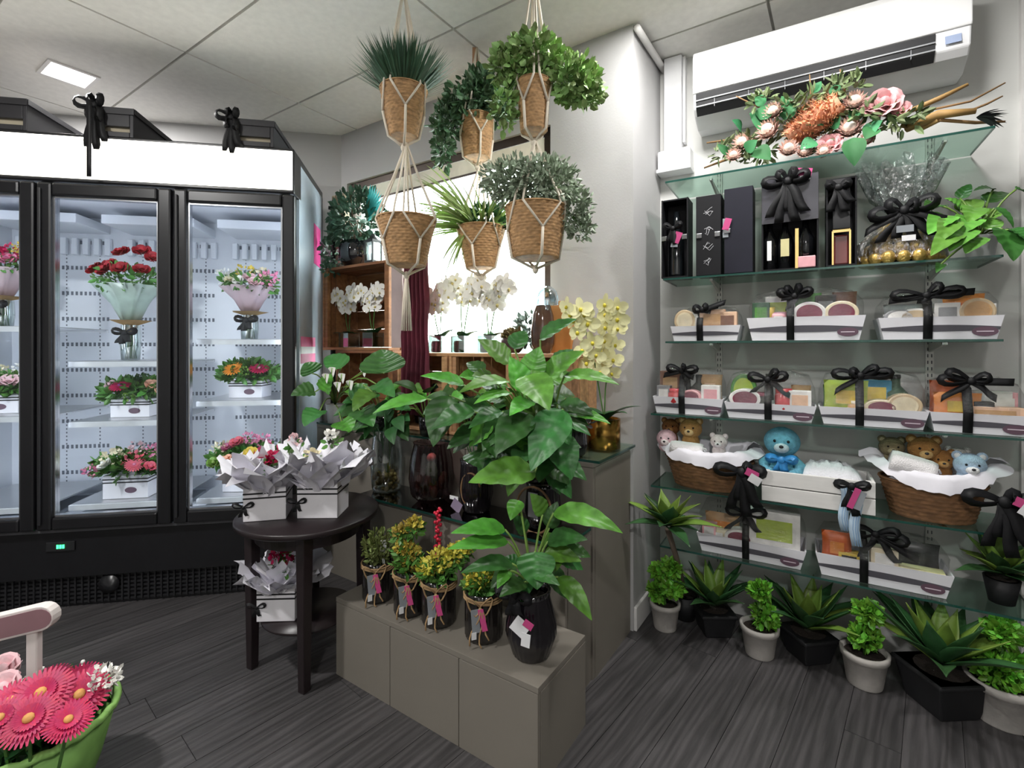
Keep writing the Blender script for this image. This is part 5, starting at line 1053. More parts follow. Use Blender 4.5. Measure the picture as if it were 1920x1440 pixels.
# ================================================================ black gift boxes on the fifth shelf
L2 = ZL[4]; m_bx = mat('black gift board', '131317', .6, var=.1, spec=.3); m_bx2 = mat('navy black board', '1b1b28', .6, spec=.3)
m_silver = mat('silver latch', 'c4c4c8', .25, 1)
def gbox(lab, x0, x1, ytop, n, dp, latch=True, extra=None, rz=0):
    a0, a1 = rt(x0, n), rt(x1, n); w = a1-a0; d = RW.d((a0+a1)/2, -n); h = zat(ytop, d)-L2
    t = rw_thing('bottle_gift_box', lab, 'gift box', (a0+a1)/2, n-dp/2, L2+.001, 'black bottle gift boxes', rz); y = -dp/2; k = .006
    obj('back_panel', MB().box((0, dp/2-k/2, h/2), (w, k, h)), m_bx, t); 
    for s in (-1, 1): obj('side_panel', MB().box((s*(w/2-k/2), -.003, h/2), (k, dp-k, h)), m_bx, t, bevel=.001)
    obj('base', MB().box((0, -.003, k/2), (w-2*k, dp-k, k)), m_bx, t); obj('top_panel', MB().box((0, 0, h-k/2), (w-2*k, dp-2*k, k)), m_bx, t)
    if extra: extra(t, w, h, dp)
    if latch:
        for s in (-1, 1): obj('latch', MB().box((s*(w/2-.014), y-.006, h*.5), (.022, .008, .022)), m_silver, t, bevel=.002)
    return t
def ex_bottle(tagc=True, bow=True):
    def f(t, w, h, dp):
        obj('bottle', MB().lathe([(.001, .008), (.032, .008), (.034, .02), (.034, h*.5), (.013, h*.68), (.013, h*.86), (.001, h*.86)], 20, c=(0, -.01, 0)), mat('dark wine glass', '14171a', .08, spec=.8), t, True)
        if tagc: obj('tag', MB().box((w*.12, -dp/2-.008, h*.5), (.03, .002, .05), tilt=('Y', .4)), m_tagp, t); obj('tag', MB().box((w*.02, -dp/2-.006, h*.47), (.03, .002, .06), tilt=('Y', .1)), m_gtag, t)
        if bow: obj('bow', bow_mb((-w*.05, -dp/2-.004, h*.62), .045, .022, ((-.4, -1.2), (.3, -1.6), (.05, -1.4)), ((-.8, .4), (.8, .4))), m_ribbon, t, True, solid=.001)
    return f
def ex_print(t, w, h, dp):
    obj('door', MB().box((0, -dp/2-.002, h/2), (w-.002, .006, h-.002)), m_bx, t)
    rng = random.Random(5); mb = MB()
    for z, L in ((.78, .05), (.55, .03), (.36, .04), (.16, .04)):
        for k in range(4): mb.tube([(rng.uniform(-.02, .0), -dp/2-.0056, h*z+rng.uniform(-.012, .012)), (rng.uniform(-.005, .01), -dp/2-.0056, h*z+rng.uniform(-.02, .02)), (rng.uniform(.0, .022), -dp/2-.0056, h*z+L*.5*rng.random())], .0012, 4)
    obj('white_scrollwork', mb, mat('white ink', 'c9c9ce', .5), t)
def ex_door(t, w, h, dp): obj('door', MB().box((0, -dp/2-.002, h/2), (w-.002, .006, h-.002)), m_bx2, t, bevel=.001)
gbox('black bottle gift box with latch, bow and bottle, beside the grey column', 1240, 1290, 373, .285, .11, extra=ex_bottle())
gbox('black bottle gift box with white scrollwork on its door', 1305, 1352, 367, .285, .11, latch=True, extra=ex_print)
gbox('plain navy black bottle gift box with a pink tag at its latch', 1358, 1412, 352, .285, .11, latch=False, extra=lambda t, w, h, dp: (ex_door(t, w, h, dp), obj('latch', MB().box((-w/2+.012, -dp/2-.009, h*.5), (.026, .008, .02)), m_silver, t, bevel=.002), obj('tag', MB().box((-w/2+.012, -dp/2-.012, h*.58), (.026, .002, .05), tilt=('Y', .3)), m_tagp, t), obj('tag', MB().box((-w/2+.006, -dp/2-.008, h*.54), (.022, .002, .08)), m_gtag, t)))
def ex_big(t, w, h, dp):
    y = -dp/2-.001
    obj('window_frame', MB().box((0, y, h*.75), (w-.002, .004, h*.48)), mat('grey sheen board', '424148', .4), t)
    for x, b in ((-.36, 0), (-.08, 1), (.28, 2)):
        obj('bottle', MB().lathe([(.001, .008), (.03, .008), (.03, h*.34), (.011, h*.46), (.011, h*.56)], 18, c=(w*x, -.012, 0), cap=False), mat('black bottle', '121316', .1, spec=.8), t, True)
        if b == 1: obj('bottle_label', MB().box((w*x, -dp/2+.004, h*.24), (.03, .002, .07)), mat('gold cream label', 'd8cf9a', .5), t)
        if b == 0: obj('bottle_label', MB().box((w*x, -dp/2+.004, h*.22), (.016, .002, .08)), m_white, t)
    obj('gold_bar', MB().box((w*.13, -dp/2+.002, h*.22), (.012, .006, h*.42)), mat('gold foil', 'd9bd7a', .3, .6), t)
    obj('sweet_pack', MB().box((w*.3, -dp/2+.0, h*.07), (w*.3, .012, h*.12)), cm('pink'), t, bevel=.003)
    obj('bow', bow_mb((-.005, -dp/2-.012, h*.93), .085, .034, ((-.75, -1.6), (-.35, -1.9), (.35, -1.9), (.75, -1.5), (.1, -1.4)), ((-1, .05), (.8, .2), (-.4, .35), (.3, .4))), m_ribbon, t, True, solid=.0015)
    obj('top_tag', MB().box((w*.25, -dp/2-.02, h*1.0), (.055, .002, .03), tilt=('Y', .2)), m_tagp, t); obj('top_tag', MB().box((w*.27, -dp/2-.021, h*.94), (.035, .002, .018)), m_white, t)
gbox('wide black gift box of three bottles with long ribbon tails and pink tag', 1428, 1535, 330, .285, .12, latch=False, extra=ex_big)
def ex_rose(t, w, h, dp):
    obj('bottle', MB().box((0, -.02, h*.19), (w*.5, .04, h*.34)), mat('rose liquor', '6a2f2f', .1, spec=.8), t, bevel=.006); obj('gold_frame', MB().box((-w*.28, -dp/2+.004, h*.2), (.006, .006, h*.4)).box((w*.28, -dp/2+.004, h*.2), (.006, .006, h*.4)).box((0, -dp/2+.004, h*.4), (w*.56, .006, .012)), mat('gold foil', 'd9bd7a', .3, .6), t)
    obj('ribbon_drape', MB().strip([(0, -dp/2-.004-.006*math.sin(k), h*(.98-.07*k)) for k in range(9)], w*.55, (1, 0, 0)), m_ribbon, t, True); obj('bow', bow_mb((-.01, -dp/2-.01, h*.88), .05, .03, ((-.5, -1.8), (.5, -1.9), (.9, -1.2)), ((-.7, .3), (.7, .3))), m_ribbon, t, True, solid=.001)
gbox('black gift box with a rose coloured bottle framed in gold', 1549, 1607, 333, .285, .11, latch=False, extra=ex_rose)
# gold chocolates in cellophane
tcx = rt(1690, .2); t = rw_thing('chocolate_basket', 'round pile of gold wrapped chocolates in cellophane with black bow', 'gift basket', tcx, .165, L2+.001)
m_gf = mat('gold foil wrap', 'cfae62', .3, .65, var=.25, bump=.5, bscale=60)
rng = random.Random(111); R = .025
cnt = 0
for lay in range(4):
    rr = .135-.022*lay; nn = max(1, int(2*PI*(rr)/(R*2.05)))
    for k in range(nn):
        a = 2*PI*k/nn+lay*.3; obj('chocolate', MB().blob(((rr-R)*math.cos(a)*1.05, (rr-R)*math.sin(a)*.78, R+lay*R*1.5), R, 8, 6), m_gf, t, True)
obj('inner_box', MB().lathe([(.001, .002), (.078, .002), (.06, .12), (.001, .12)], 24, sy=.7), m_blk2, t)
obj('bow', bow_mb((.0, -.09, .19), .1, .036, ((-.7, -1.1), (-1.15, -.7), (.35, -1.1), (.85, -1.0), (1.2, -.5), (-.2, -1.0)), ((-1, -.1), (.9, .25), (-.5, .25), (.35, .15))), m_ribbon, t, True, solid=.0015)
mb = MB(); N = 64; prof = [(.14, .02), (.135, .09), (.035, .18), (.03, .2), (.09, .29), (.12, .385)]
vs = []
for i, (r, z) in enumerate(prof):
    for q in range(N): a = 2*PI*q/N; j = 1+(.02 if i < 2 else .22)*math.sin(a*11+i)+rng.gauss(0, .03); vs.append((r*j*math.cos(a), r*j*math.sin(a)*.7, z+(0 if i < 4 else .015*math.sin(a*7)+rng.gauss(0, .008))))
mb.add(vs, [(i*N+q, i*N+(q+1) % N, (i+1)*N+(q+1) % N, (i+1)*N+q) for i in range(len(prof)-1) for q in range(N)]); obj('cellophane', mb, film('crinkled cellophane', (245, 247, 250), .72, .18, 1.0), t, True)
obj('tag', MB().box((.01, -.115, .085), (.04, .002, .02)), m_white, t); obj('tag', MB().box((.0, -.112, .12), (.05, .002, .025)), m_gtag, t)
# pothos in a white pot
p = RW.p(rt(1838, .17), -.17, L2+.001); PT = at_thing('pothos', 'trailing pothos with bright green leaves in a small white pot', 'potted plant', p, RW.rz)
obj('pot', MB().lathe([(.001, 0), (.036, 0), (.048, .08), (.05, .085), (.043, .085)], 24, cap=False), m_white, PT, True); obj('soil', MB().lathe([(.001, .075), (.044, .075)], 16, cap=False), m_soil, PT)
m_po = mat('pothos leaf', '63993c', .35, var=.3, scale=16, rnd=.28); m_po2 = mat('deep pothos leaf', '3a6a2e', .35, var=.3, rnd=.25)
pot = p+V3(0, 0, .085)
rows = [(1775, 405, 1740, 440, 44, 1.75, 1.7, 0), (1800, 395, 1770, 372, 44, 1.78, 1.8, 0), (1800, 372, 1820, 345, 22, 1.8, 1.8, 1), (1805, 400, 1842, 375, 40, 1.78, 1.78, 0), (1770, 430, 1745, 412, 40, 1.76, 1.76, 0), (1790, 440, 1745, 480, 40, 1.7, 1.62, 0), (1810, 430, 1780, 472, 46, 1.7, 1.64, 0), (1830, 445, 1810, 476, 40, 1.68, 1.64, 0), (1820, 410, 1800, 440, 44, 1.72, 1.68, 0), (1845, 410, 1880, 395, 36, 1.75, 1.75, 0), (1850, 380, 1892, 362, 34, 1.78, 1.78, 1), (1862, 355, 1825, 358, 20, 1.8, 1.8, 1), (1865, 390, 1900, 428, 22, 1.7, 1.66, 1), (1880, 430, 1900, 490, 52, 1.66, 1.6, 1, .1), (1895, 430, 1925, 452, 40, 1.64, 1.6, 1), (1905, 355, 1925, 365, 24, 1.7, 1.7, 1), (1760, 385, 1735, 395, 36, 1.78, 1.76, 1), (1850, 430, 1870, 410, 34, 1.7, 1.72, 0), (1785, 415, 1760, 455, 38, 1.72, 1.66, 0), (1828, 390, 1815, 420, 38, 1.74, 1.7, 0), (1765, 495, 1755, 512, 16, 1.66, 1.62, 1)]
px_leaves(PT, rows, pot, [m_po, m_po2], shape='heart', wmul=.95)
# ================================================================ protea swag on the uppermost shelf
LZ = ZL[5]; sw0 = rt(1330, .24); sw1 = rt(1850, .24)
swp = RW.p((sw0+sw1)/2, -.2, LZ+.001); SW = at_thing('protea_swag', 'long dried swag of proteas, orange banksia, roses and twigs', 'flower swag', swp, RW.rz)
swi = SW.matrix_basis.inverted(); rng = random.Random(121)
def sw(x, y, n): 
    n = max(n, .265) if y < 228 else n
    tt = rt(x, n); d = RW.d(tt, -n); q = RW.p(tt, -n, zat(y, d)); return swi @ q
m_prot = mat('blush protea bract', 'd9b3a6', .6, var=.2, isl=.2); m_protw = mat('white protea centre', 'e8ddd2', .8, var=.1); m_bank = mat('orange banksia', 'efb088', .8, var=.2, isl=.3); m_rosp = mat('dusty rose', 'd9a0a2', .6, var=.12); m_euc = mat('green gum leaf', '38794a', .6, var=.25, rnd=.3, spec=.3); m_twig = mat('dry twig', '8a6a45', .8, var=.3)
def protea(c, r, d):
    mb = MB()
    for lay in range(3):
        for k in range(14):
            a = 2*PI*(k+.5*lay)/14; q = V3(math.cos(a), math.sin(a), 0); mb.leaf(q*r*.3-V3(0, 0, r*.6), q*r*(1.0-.18*lay)+V3(0, 0, r*(.35+.2*lay)), r*.36, -.16, 4, 2, .2, 'lily', 0, (q.x, q.y, .4))
    mb.blob((0, 0, r*.1), (r*.5, r*.5, r*.62), 14, 8, 1); return mb.tf(Matrix.Translation(c) @ rot_to(d))
for x, y, n, r in ((1441, 245, .25, .052), (1593, 242, .25, .05), (1450, 210, .18, .042), (1478, 280, .27, .042), (1602, 192, .18, .046), (1392, 268, .24, .044), (1508, 285, .27, .034), (1545, 285, .27, .034), (1375, 292, .26, .034), (1625, 262, .27, .03)): obj('protea', protea(sw(x, y, n), r, (rng.uniform(-.4, .2), -1, .25)), [m_prot, m_protw], SW, True)
for x, y, r, n in ((1658, 193, .056, .2), (1556, 270, .042, .26), (1632, 200, .036, .2), (1690, 205, .03, .19)): obj('rose', rose(sw(x, y, n), r, (0, -1, .3)), m_rosp, SW, True)
a, b = sw(1478, 258, .22), sw(1575, 190, .2); mb = MB(); ax = (b-a)
for k in range(900):
    s = rng.random(); an = rng.uniform(0, 6.28); c = a+ax*s; o1 = ax.cross(V3(0, 1, 0)).normalized(); o2 = ax.normalized().cross(o1); r = .058*math.sin(PI*(.15+.7*s)); q = c+(o1*math.cos(an)+o2*math.sin(an))*r; dr = (q-c).normalized()+V3(rng.gauss(0, .5), rng.gauss(0, .5), rng.gauss(0, .5)); mb.leaf(q, q+dr.normalized()*rng.uniform(.02, .04), .011, 0, 2, 1, 0, 'blade', 0, ax)
mb.tube([a, a+ax*.5, b], [.04, .058, .04], 12); obj('banksia', mb, m_bank, SW, True)
for x0, y0, x1, y1, w, n in ((1440, 240, 1405, 212, 34, .24), (1470, 225, 1492, 190, 30, .24), (1425, 225, 1450, 195, 34, .2), (1415, 280, 1445, 300, 34, .27), (1400, 285, 1420, 262, 30, .28), (1600, 258, 1602, 312, 36, .29), (1555, 240, 1575, 215, 34, .25), (1530, 265, 1500, 280, 30, .27), (1620, 255, 1655, 225, 26, .27), (1390, 245, 1372, 225, 26, .2), (1590, 220, 1620, 208, 24, .25), (1510, 225, 1545, 235, 26, .26), (1640, 240, 1622, 262, 28, .28), (1560, 180, 1575, 155, 18, .17), (1430, 200, 1418, 175, 20, .17), (1480, 205, 1465, 180, 22, .17), (1525, 175, 1540, 152, 18, .17), (1690, 215, 1660, 235, 22, .22), (1365, 290, 1345, 270, 16, .25)):
    p0, p1 = sw(x0, y0, n), sw(x1, y1, n+.02); d = 1.9; mb = MB(); mb.leaf(p0, p1, w/F*d, .12, 7, 4, .25, 'lily', 0, (0, -1, .4)); obj('leaf', mb, m_euc, SW, True)
mb = MB(); rngc = random.Random(9)
for x, y in ((1400, 270), (1430, 285), (1470, 235), (1500, 250), (1540, 260), (1580, 230), (1610, 215), (1640, 230), (1670, 225), (1390, 290), (1700, 225), (1360, 285), (1520, 190), (1560, 170), (1600, 165), (1430, 190), (1480, 200)): mb.fol(sw(x, y, .21), (.045, .04, .035), 34, .045, rngc, wide=.4)
obj('foliage', mb, mat('olive sprig', '6f7f55', .6, var=.25, isl=.35), SW, stuff=True)
for pts, r in (([(1690, 215), (1760, 185), (1815, 158)], .009), ([(1700, 240), (1760, 215), (1830, 208)], .017), ([(1420, 262), (1370, 262), (1325, 268)], .006), ([(1400, 290), (1360, 300), (1320, 315)], .006), ([(1750, 205), (1820, 190), (1885, 155)], .004), ([(1760, 225), (1830, 230), (1885, 228)], .006), ([(1800, 215), (1850, 195), (1880, 180)], .004), ([(1520, 200), (1520, 165), (1518, 140)], .003), ([(1585, 180), (1580, 150), (1575, 130)], .004), ([(1690, 232), (1730, 238), (1760, 225)], .014), ([(1440, 210), (1400, 190), (1380, 180)], .003)):
    obj('twig', MB().tube([sw(x, y, .2) for x, y in pts], [r, r, r*.6], 8), mat('golden cane', 'a98550', .6, var=.25) if r > .008 else m_twig, SW, True)
mb = MB(); 
for k in range(16): y = rng.uniform(200, 245); mb.leaf(sw(1830, 220, .2), sw(rng.uniform(1860, 1895), y, .2+rng.uniform(-.05, .05)), .014, .1, 5, 2)
obj('dark_dried_leaf_tips', mb, mat('charcoal dried leaf', '3f4145', .7, var=.2), SW, True, stuff=True)
# ================================================================ baskets, crate and plush toys
L5 = ZL[1]
m_sheer = film('white organza tissue', (255, 255, 255), .25, .5)
def boat_basket(lab, x0, x1, ytop, n, dp, seed, wing, bow_px):
    rng = random.Random(seed); a0, a1 = rt(x0, n), rt(x1, n); tc_ = (a0+a1)/2; w = a1-a0; d = RW.d(tc_, -n); h = zat(ytop, d)-L5
    t = rw_thing('wicker_basket', lab, 'basket', tc_, n-dp/2, L5+.001, 'oval wicker baskets of plush toys')
    obj('woven_body', weave(w/2*.78, w/2, h, 9, 1, dp/w, 30, .012), m_wick2, t, True)
    N = 72; mb = MB(); vs = []                      # tissue lining spilling over the rim
    for i in range(6):
        s = i/5
        for q in range(N+1):
            a = 2*PI*q/N; cx, sy = math.cos(a), math.sin(a); r = .66+.46*s**.8+.03*math.sin(9*a+2*i)*s; ef = abs(cx)**2.2
            lift = wing*ef*s*s; out = 1+(.26 if x0 > 1400 else (.13 if cx > 0 else .08))*ef*s*s
            z = h*.75+h*.75*math.sin(PI*min(1, s*.85))*(1 if sy < 0 else 1.2)-h*.25*s+lift+rng.gauss(0, .004)*s
            vs.append((cx*w/2*r*out, sy*dp/2*r*1.0, z))
    mb.add(vs, [(i*(N+1)+q, i*(N+1)+q+1, (i+1)*(N+1)+q+1, (i+1)*(N+1)+q) for i in range(5) for q in range(N)])
    obj('tissue_lining', mb, m_paper, t, True)
    obj('paper_filler', MB().lathe([(w*.40, h*.3), (w*.41, h*.92), (w*.25, h*1.1), (.001, h*1.15)], 32, sy=dp/w, cap=False), m_paper, t, True)
    bx = rt(bow_px, n)-tc_; obj('bow', bow_mb((bx, -dp*.5-.012, h*.85), .09, .04, ((-.45, -1.7), (.25, -2.0), (.7, -1.5), (-.1, -1.3)), ((-1.1, .1), (.9, .15), (.3, .3))), m_ribbon, t, True, solid=.0015)
    obj('tag', MB().box((bx+.04, -dp*.5-.045, h*.9), (.05, .002, .03), tilt=('Y', .4)), m_tagp, t); obj('tag', MB().box((bx+.05, -dp*.5-.0451, h*.72), (.045, .002, .035), tilt=('Y', .5)), m_white, t)
    return t, tc_, n-dp/2, h, w
def plush(lab, px, y, n, r, fur, muz, group='plush bears on the shelves', hat=None, bowm=None, ears=True, face=(0, -1, .1), body=True, base=None):
    """teddy whose head centre is at the photograph point; sits below it"""
    tt = rt(px, n); d = RW.d(tt, -n); z = zat(y, d); hz = (z-base) if base else r*2.1; t = rw_thing('teddy_bear', lab, 'plush toy', tt, n, z-hz, group)
    mf = mat('fur '+fur, fur, .95, var=.18, scale=60, bump=.7, bscale=300); mm = mat('fur '+muz, muz, .95, var=.12, scale=60, bump=.6, bscale=300)
    bump = lambda th, a: 1+.02*math.sin(9*a)*math.sin(7*th)
    hd = obj('head', MB().blob((0, 0, hz), (r, r*.92, r*.9), 22, 14, mod=bump), mf, t, True)
    if ears:
        for s in (-1, 1): e = obj('ear', MB().blob((s*r*.72, .05*r, hz+r*.68), (r*.36, r*.2, r*.36), 12, 8), mf, t, True); obj('inner_ear', MB().blob((s*r*.72, -.1*r, hz+r*.68), (r*.22, r*.1, r*.22), 10, 6), mm, e, True)
    obj('muzzle', MB().blob((0, -r*.78, hz-r*.25), (r*.42, r*.35, r*.32), 14, 8), mm, t, True)
    obj('nose', MB().blob((0, -r*1.1, hz-r*.14), (r*.13, r*.08, r*.1), 8, 6), m_blk2, t, True)
    for s in (-1, 1): obj('eye', MB().blob((s*r*.36, -r*.82, hz+r*.15), r*.09, 8, 6), mat('bead eye', '0c0c0e', .1), t, True)
    if not body: obj('body', MB().blob((0, .03*r, (hz-r*.3)/2), (r*.8, r*.65, (hz-r*.3)/2), 16, 10), mf, t, True)
    if body:
        obj('body', MB().blob((0, .05*r, r*.72), (r*.85, r*.7, r*.75), 18, 10, mod=bump), mf, t, True)
        for s in (-1, 1):
            obj('arm', MB().tube([(s*r*.6, -.1*r, r*1.1), (s*r*1.0, -r*.45, r*.75), (s*r*.85, -r*.8, r*.5)], [r*.3, r*.3, r*.27], 12).blob((s*r*.85, -r*.8, r*.5), r*.29, 10, 6), mf, t, True)
            obj('leg', MB().tube([(s*r*.4, -.2*r, r*.35), (s*r*.65, -r*.75, r*.3)], [r*.36, r*.34], 12).blob((s*r*.68, -r*.85, r*.34), (r*.34, r*.26, r*.36), 10, 6), mf, t, True)
    if bowm: obj('neck_bow', bow_mb((0, -r*.85, hz-r*.95), r*.75, r*.45, ((-.3, -.9), (.3, -.9)), ((-1, .1), (1, .1))), bowm, t, True, solid=.001)
    return t
WB1, t1, n1, h1, w1 = boat_basket('brown wicker basket with white tissue and pink plush, by the grey column', 1240, 1408, 868, .29, .22, 131, .06, 1392)
plush('tan teddy bear peeking from the wicker basket by the column', 1295, 803, .19, .05, 'b08850', 'd6b684', body=False, base=L5+h1*1.08)
plush('brown teddy bear lying behind the tan one in the column basket', 1258, 800, .14, .042, '8a5a2f', 'b98a55', body=False, base=L5+h1*1.08)
plush('pale pink plush toy at the end of the column basket', 1250, 822, .20, .046, 'eec3cd', 'f6e2e4', body=False, base=L5+h1*1.08, ears=False)
plush('white and pink plush toy tucked in the column basket', 1348, 828, .21, .036, 'f2e3e2', 'f7eeee', body=False, base=L5+h1*1.08)
# rolled white towels
def towel(lab, p0, p1, r, m):
    tl = at_thing('rolled_towel', lab, 'towel', RW.p(*p0)*0+V3(0, 0, 0), 0) if False else None
    a, b = p0, p1; c = (a+b)/2; o = thing('rolled_towel', lab, 'towel', c-V3(0, 0, r), 0, 'rolled white towels'); ax = b-a; pts = [a-c+V3(0, 0, r)+ax*k/8 for k in range(9)]
    obj('roll', MB().tube(pts, [r*.9, r, r, r*1.02, r, r*1.02, r, r, r*.9], 20), m, o, True); obj('end_fold', MB().tube([pts[-1]+V3(r*.5*math.cos(k*.8)*(1-k/16), -.002, r*.5*math.sin(k*.8)*(1-k/16)) for k in range(14)], .004, 5), m, o, True)
m_tow = mat('white towel', 'f0edee', .95, var=.05, bump=.5, bscale=250)
def rwp(px, y, n): tt = rt(px, n); return RW.p(tt, -n, zat(y, RW.d(tt, -n)))
towel('rolled white towel in the wicker basket by the column', rwp(1258, 838, .235), rwp(1318, 846, .235), .032, m_tow)
# white crate with blue teddy
n = .29; a0, a1 = rt(1428, n), rt(1642, n); tcw = (a0+a1)/2; w = a1-a0; dp = .2; d = RW.d(tcw, -n); h = zat(892, d)-L5
t = rw_thing('white_crate', 'white wooden crate with plain slats between the wicker baskets', 'crate', tcw, n-dp/2, L5+.001)
m_wc = mat('white painted crate wood', 'e6e4e1', .6, var=.05, stretch=(1, 6, 6))
for i in range(2):
    z = h*(.25+.5*i)
    for s in (-1, 1): obj('slat', MB().box((0, s*(dp/2-.005), z), (w, .01, h*.5-.004)), m_wc, t, bevel=.002); obj('slat', MB().box((s*(w/2-.005), 0, z), (.01, dp-.021, h*.5-.004)), m_wc, t, bevel=.002)
obj('base', MB().box((0, 0, .005), (w-.022, dp-.022, .008)), m_wc, t)
for sx in (-1, 1): obj('corner_post', MB().box((sx*(w/2-.02), -dp/2+.018, h/2), (.018, .014, h-.004)), m_wc, t)
m_strp = mat('pale blue striped ribbon', 'b9cfe2', .5, var=.1)
bx = rt(1597, n)-tcw
mb = MB()
for dx, L in ((-.022, .17), (.012, .22)): mb.strip([(bx+dx+.006*math.sin(k), -dp/2-.012-.004*math.cos(k*1.3), h*.8-L*k/7) for k in range(8)], .034, (1, .1, 0))
obj('striped_ribbon', mb, m_strp, t, True, solid=.0015, label='pale blue striped ribbon')
mb = MB()
for dx, L in ((-.022, .17), (.012, .22)):
    for q in (-.011, -.004, .004, .011): mb.strip([(bx+dx+q+.006*math.sin(k), -dp/2-.0135-.004*math.cos(k*1.3), h*.8-L*k/7) for k in range(8)], .0022, (1, .1, 0))
obj('ribbon_stripe', mb, mat('blue stripe', '7fa5cf', .5), t, True)
obj('bow', bow_mb((bx, -dp/2-.01, h*.82), .05, .03, ((-.4, -1.6), (.3, -2.2), (.0, -1.8)), ((-1, .1), (1, .2))), m_ribbon, t, True, solid=.001)
obj('tag', MB().box((bx+.005, -dp/2-.024, h*.5), (.02, .002, .08), tilt=('Y', .35)), m_tagp, t); obj('tag', MB().box((bx+.02, -dp/2-.022, h*.45), (.03, .002, .07), tilt=('Y', .3)), m_gtag, t)
plush('sky blue teddy bear with blue bow, sitting at the white crate', 1466, 828, .19, .068, '6fb4cc', 'cfe6ee', bowm=mat('bright blue satin', '3b8fd0', .35), ears=False)
# blanket heaped in the crate
rng = random.Random(141); mb = MB(); nx, ny = 26, 12; vs = []
for j in range(ny+1):
    for i in range(nx+1):
        x = (i/nx*.64-.19)*w; y = (j/ny-.5)*dp*.8; e = max(0, 1-((i/nx-.5)*2)**4)*max(0, 1-((j/ny-.5)*2)**4); vs.append((x, y, h*.55+e*.085+rng.gauss(0, .005)*e))
mb.add(vs, [(j*(nx+1)+i, j*(nx+1)+i+1, (j+1)*(nx+1)+i+1, (j+1)*(nx+1)+i) for j in range(ny) for i in range(nx)])
o = obj('folded_blanket', mb, mat('soft white fleece', 'e8e8ee', .95, var=.05, bump=.4, bscale=120), None, True); o.location = RW.p(tcw, -(n-dp/2), L5+.012); o.rotation_euler = (0, 0, RW.rz); tag(o, 'soft white folded blanket heaped in the white crate', 'blanket')
WB2, t2, n2, h2, w2 = boat_basket('brown wicker basket with white tissue wings and blue plush, by the corner trim', 1657, 1872, 915, .29, .23, 132, .095, 1880)
plush('brown teddy bear peeking from the basket by the corner trim', 1732, 842, .185, .05, 'a0733f', 'c79f6a', body=False, base=L5+h2*1.08)
plush('dark tan teddy bear lower in the trim basket', 1765, 862, .19, .04, '9a6a38', 'bd9058', body=False, base=L5+h2*1.08)
plush('pale blue plush toy with white face in the trim basket', 1818, 872, .22, .046, 'b9d2ea', 'f2f4f8', body=False, base=L5+h2*1.08)
plush('white and grey plush toy leaning behind the pale blue one', 1795, 856, .16, .036, 'ddd9d6', 'f2f0ee', body=False, base=L5+h2*1.08)
plush('olive grey plush toy behind the rolled towel', 1672, 838, .15, .042, '8d8263', 'b5a988', body=False, base=L5+h2*1.08)
towel('rolled white towel in the wicker basket by the corner trim', rwp(1668, 862, .235), rwp(1752, 888, .235), .042, m_tow)
# ================================================================ plants on the floor in front of the shelves
m_gp = mat('weathered pale grey clay', 'b3aea9', .85, var=.14, scale=14, bump=.25, bscale=40)
m_bp = mat('matt black pot', '1b1b1e', .6, var=.1)
m_top = mat('bright topiary leaf', '6fae38', .45, var=.25, isl=.35)
m_ag = mat('agave leaf', '355c33', .45, var=.3, rnd=.3, scale=12); m_ag2 = mat('lime agave leaf', '728d3a', .45, var=.3, rnd=.25, scale=12)
def topiary(lab, x, d, r, h, balls, seed):
    rng = random.Random(seed); t = thing('topiary', lab, 'potted plant', V3((x-960)/F*d, d, 0), rng.uniform(0, 3), 'small topiaries in pale clay pots')
    obj('pot', MB().lathe([(.001, 0), (r*.72, 0), (r*.74, .004), (r*.92, h*.8), (r*1.0, h*.82), (r*1.02, h), (r*.88, h), (r*.84, h*.8)], 32, cap=False), m_gp, t, True)
    obj('soil', MB().lathe([(.001, h*.86), (r*.86, h*.86)], 18, cap=False), m_soil, t)
    top = max(z for _, z, _ in balls); 
    obj('stem', MB().tube([(0, 0, h*.8), (.004, 0, h+top*.5), (0, 0, h+top)], .005, 6), m_stem, t, True)
    for dx, z, rr in balls:
        mb = MB(); rr *= .84; mb.fol((dx*1.15, 0, h+z*1.12), (rr, rr, rr*.85), int(120+rr*2400), .03, rng, wide=.7, hollow=.35); obj('leaf_ball', mb, m_top, t, stuff=True)
topiary('topiary with side clumps in a pale clay pot, beside the white skirting', 1247, 2.20, .066, .118, [(-.04, .07, .04), (.035, .025, .042), (-.035, .15, .033), (.03, .11, .033)], 151)
topiary('topiary with two leaf balls in a pale clay pot between two agaves', 1424, 2.01, .073, .12, [(-.02, .035, .055), (.0, .125, .036)], 152)
topiary('topiary with two round leaf balls standing under the white crate hamper', 1621, 1.835, .078, .125, [(0, .04, .05), (-.01, .125, .045)], 153)
topiary('largest topiary in a pale clay pot, under the shelf end agave', 1878, 1.655, .098, .14, [(-.03, .03, .07), (.02, .13, .045), (.05, .03, .06), (-.0, .14, .04)], 154)
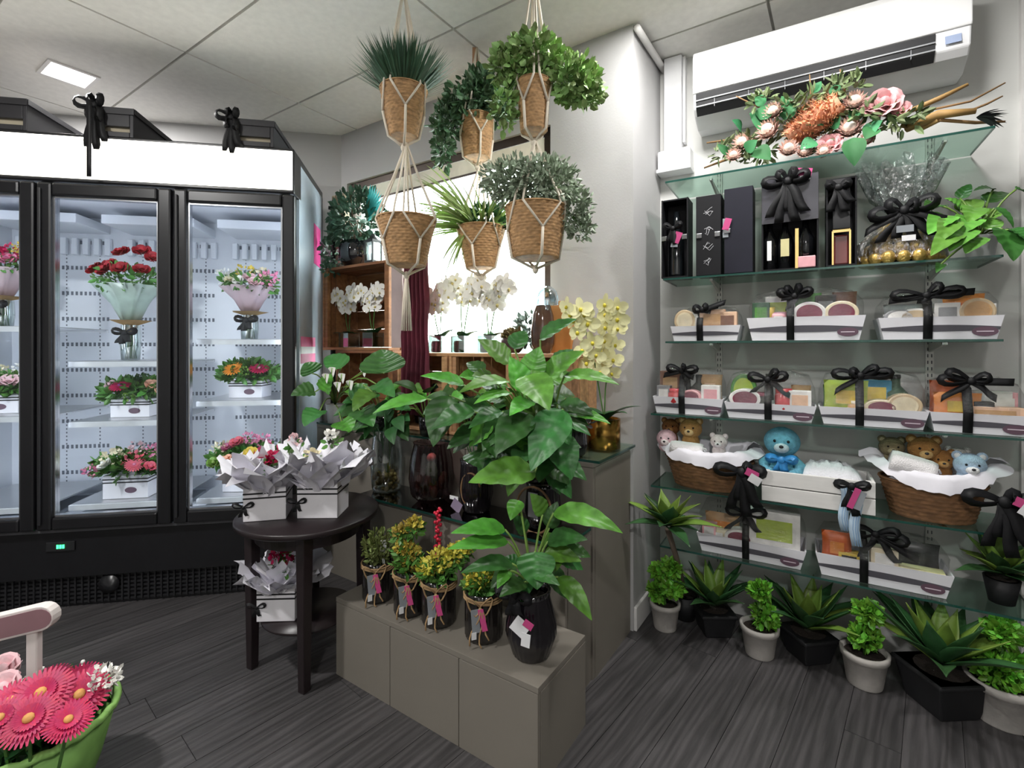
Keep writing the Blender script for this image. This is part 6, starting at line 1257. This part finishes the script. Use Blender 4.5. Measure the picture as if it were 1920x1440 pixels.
def agave(lab, p, r, h, n, L, wid, seed, square=True, up=(.35, 1.2), pot=True, stem=0, lean=(0, 0)):
    rng = random.Random(seed); t = thing('agave', lab, 'potted plant', p, 0 if stem else rng.uniform(0, 3), 'agave plants in black pots')
    if pot:
        if square: obj('pot', MB().box((0, 0, h/2), (2*r, 2*r, h), taper=.72).box((0, 0, h-.008), (2.06*r, 2.06*r, .016)), m_bp, t, bevel=.006)
        else: obj('pot', MB().lathe([(.001, 0), (r*.7, 0), (r, h), (r*.9, h), (r*.85, h*.85)], 28, cap=False), m_bp, t, True)
        obj('soil', MB().lathe([(.001, h+.001), (r*.8, h+.001)], 16, cap=False), m_soil, t)
    b = V3(lean[0], lean[1], h+stem)
    if stem: obj('stem', MB().tube([(0, 0, h*.8), (lean[0]*.5+.01, lean[1]*.5, h+stem*.45), b], .012, 8), mat('agave trunk', '6f6154', .8, var=.3), t, True)
    for k in range(n):
        a = k*2.39996; e = up[0]+(up[1]-up[0])*(k/(n-1)); l = L*(1.0-.35*k/(n-1))*rng.uniform(.85, 1.12)
        dr = V3(math.cos(a)*math.cos(e), math.sin(a)*math.cos(e), math.sin(e)); q = b+V3(math.cos(a)*.015, math.sin(a)*.015, .01+.02*k/n)
        Rz = Matrix.Rotation(t.rotation_euler.z, 3, 'Z')
        for _ in range(12):
            wq = Vector(p)+Rz@(q+dr*l); wxy = Vector((wq.x, wq.y)); o2 = Vector((RW.o.x, RW.o.y)); bb = (wxy-o2).dot(Vector((RW.ay.x, RW.ay.y))); uu = wxy.dot(Vector((UV.ax.x, UV.ax.y))); vv = wxy.dot(Vector((UV.ay.x, UV.ay.y)))
            tt = (wxy-o2).dot(Vector((RW.ax.x, RW.ax.y))); inside = -.31 < bb
            if bb > -.02 or (uu < UE+.02 and vv > WV-.02) or (stem and inside) or (not stem and inside and p.z < .2 and wq.z > .35) or (p.z > .2 and (wq.z > .615 or wq.z < .385 or (inside and tt < 1.125))): l *= .86
            else: break
        mb = MB(); mb.leaf(q, q+dr*l, wid*rng.uniform(.85, 1.1), .08 if e < .7 else -.03, 8, 4, .42, 'agave'); obj('leaf', mb, m_ag2 if k > n*.72 or rng.random() < .2 else m_ag, t, True, solid=.002)
def fl_p(x, d): return V3((x-960)/F*d, d, 0)
agave('agave in a square black pot between the first two clay pots', fl_p(1338, 2.17), .075, .105, 22, .25, .06, 161)
agave('agave in a black pot under the carton hamper, between two topiaries', fl_p(1515, 1.99), .078, .105, 22, .26, .065, 162)
agave('largest agave in a wide black pot under the shelves', fl_p(1765, 1.715), .098, .135, 24, .32, .075, 163)
agave('tall stemmed agave in a black pot in the recess corner by the column', fl_p(1285, 2.28), .06, .11, 22, .22, .07, 164, False, (-.15, 1.2), True, .37, (-.14, -.18))
agave('agave in a small black pot on the end of the lowest glass shelf', RW.p(1.225, -.18, L6+.001), .05, .085, 18, .21, .065, 165, False, (-.15, 1.15))
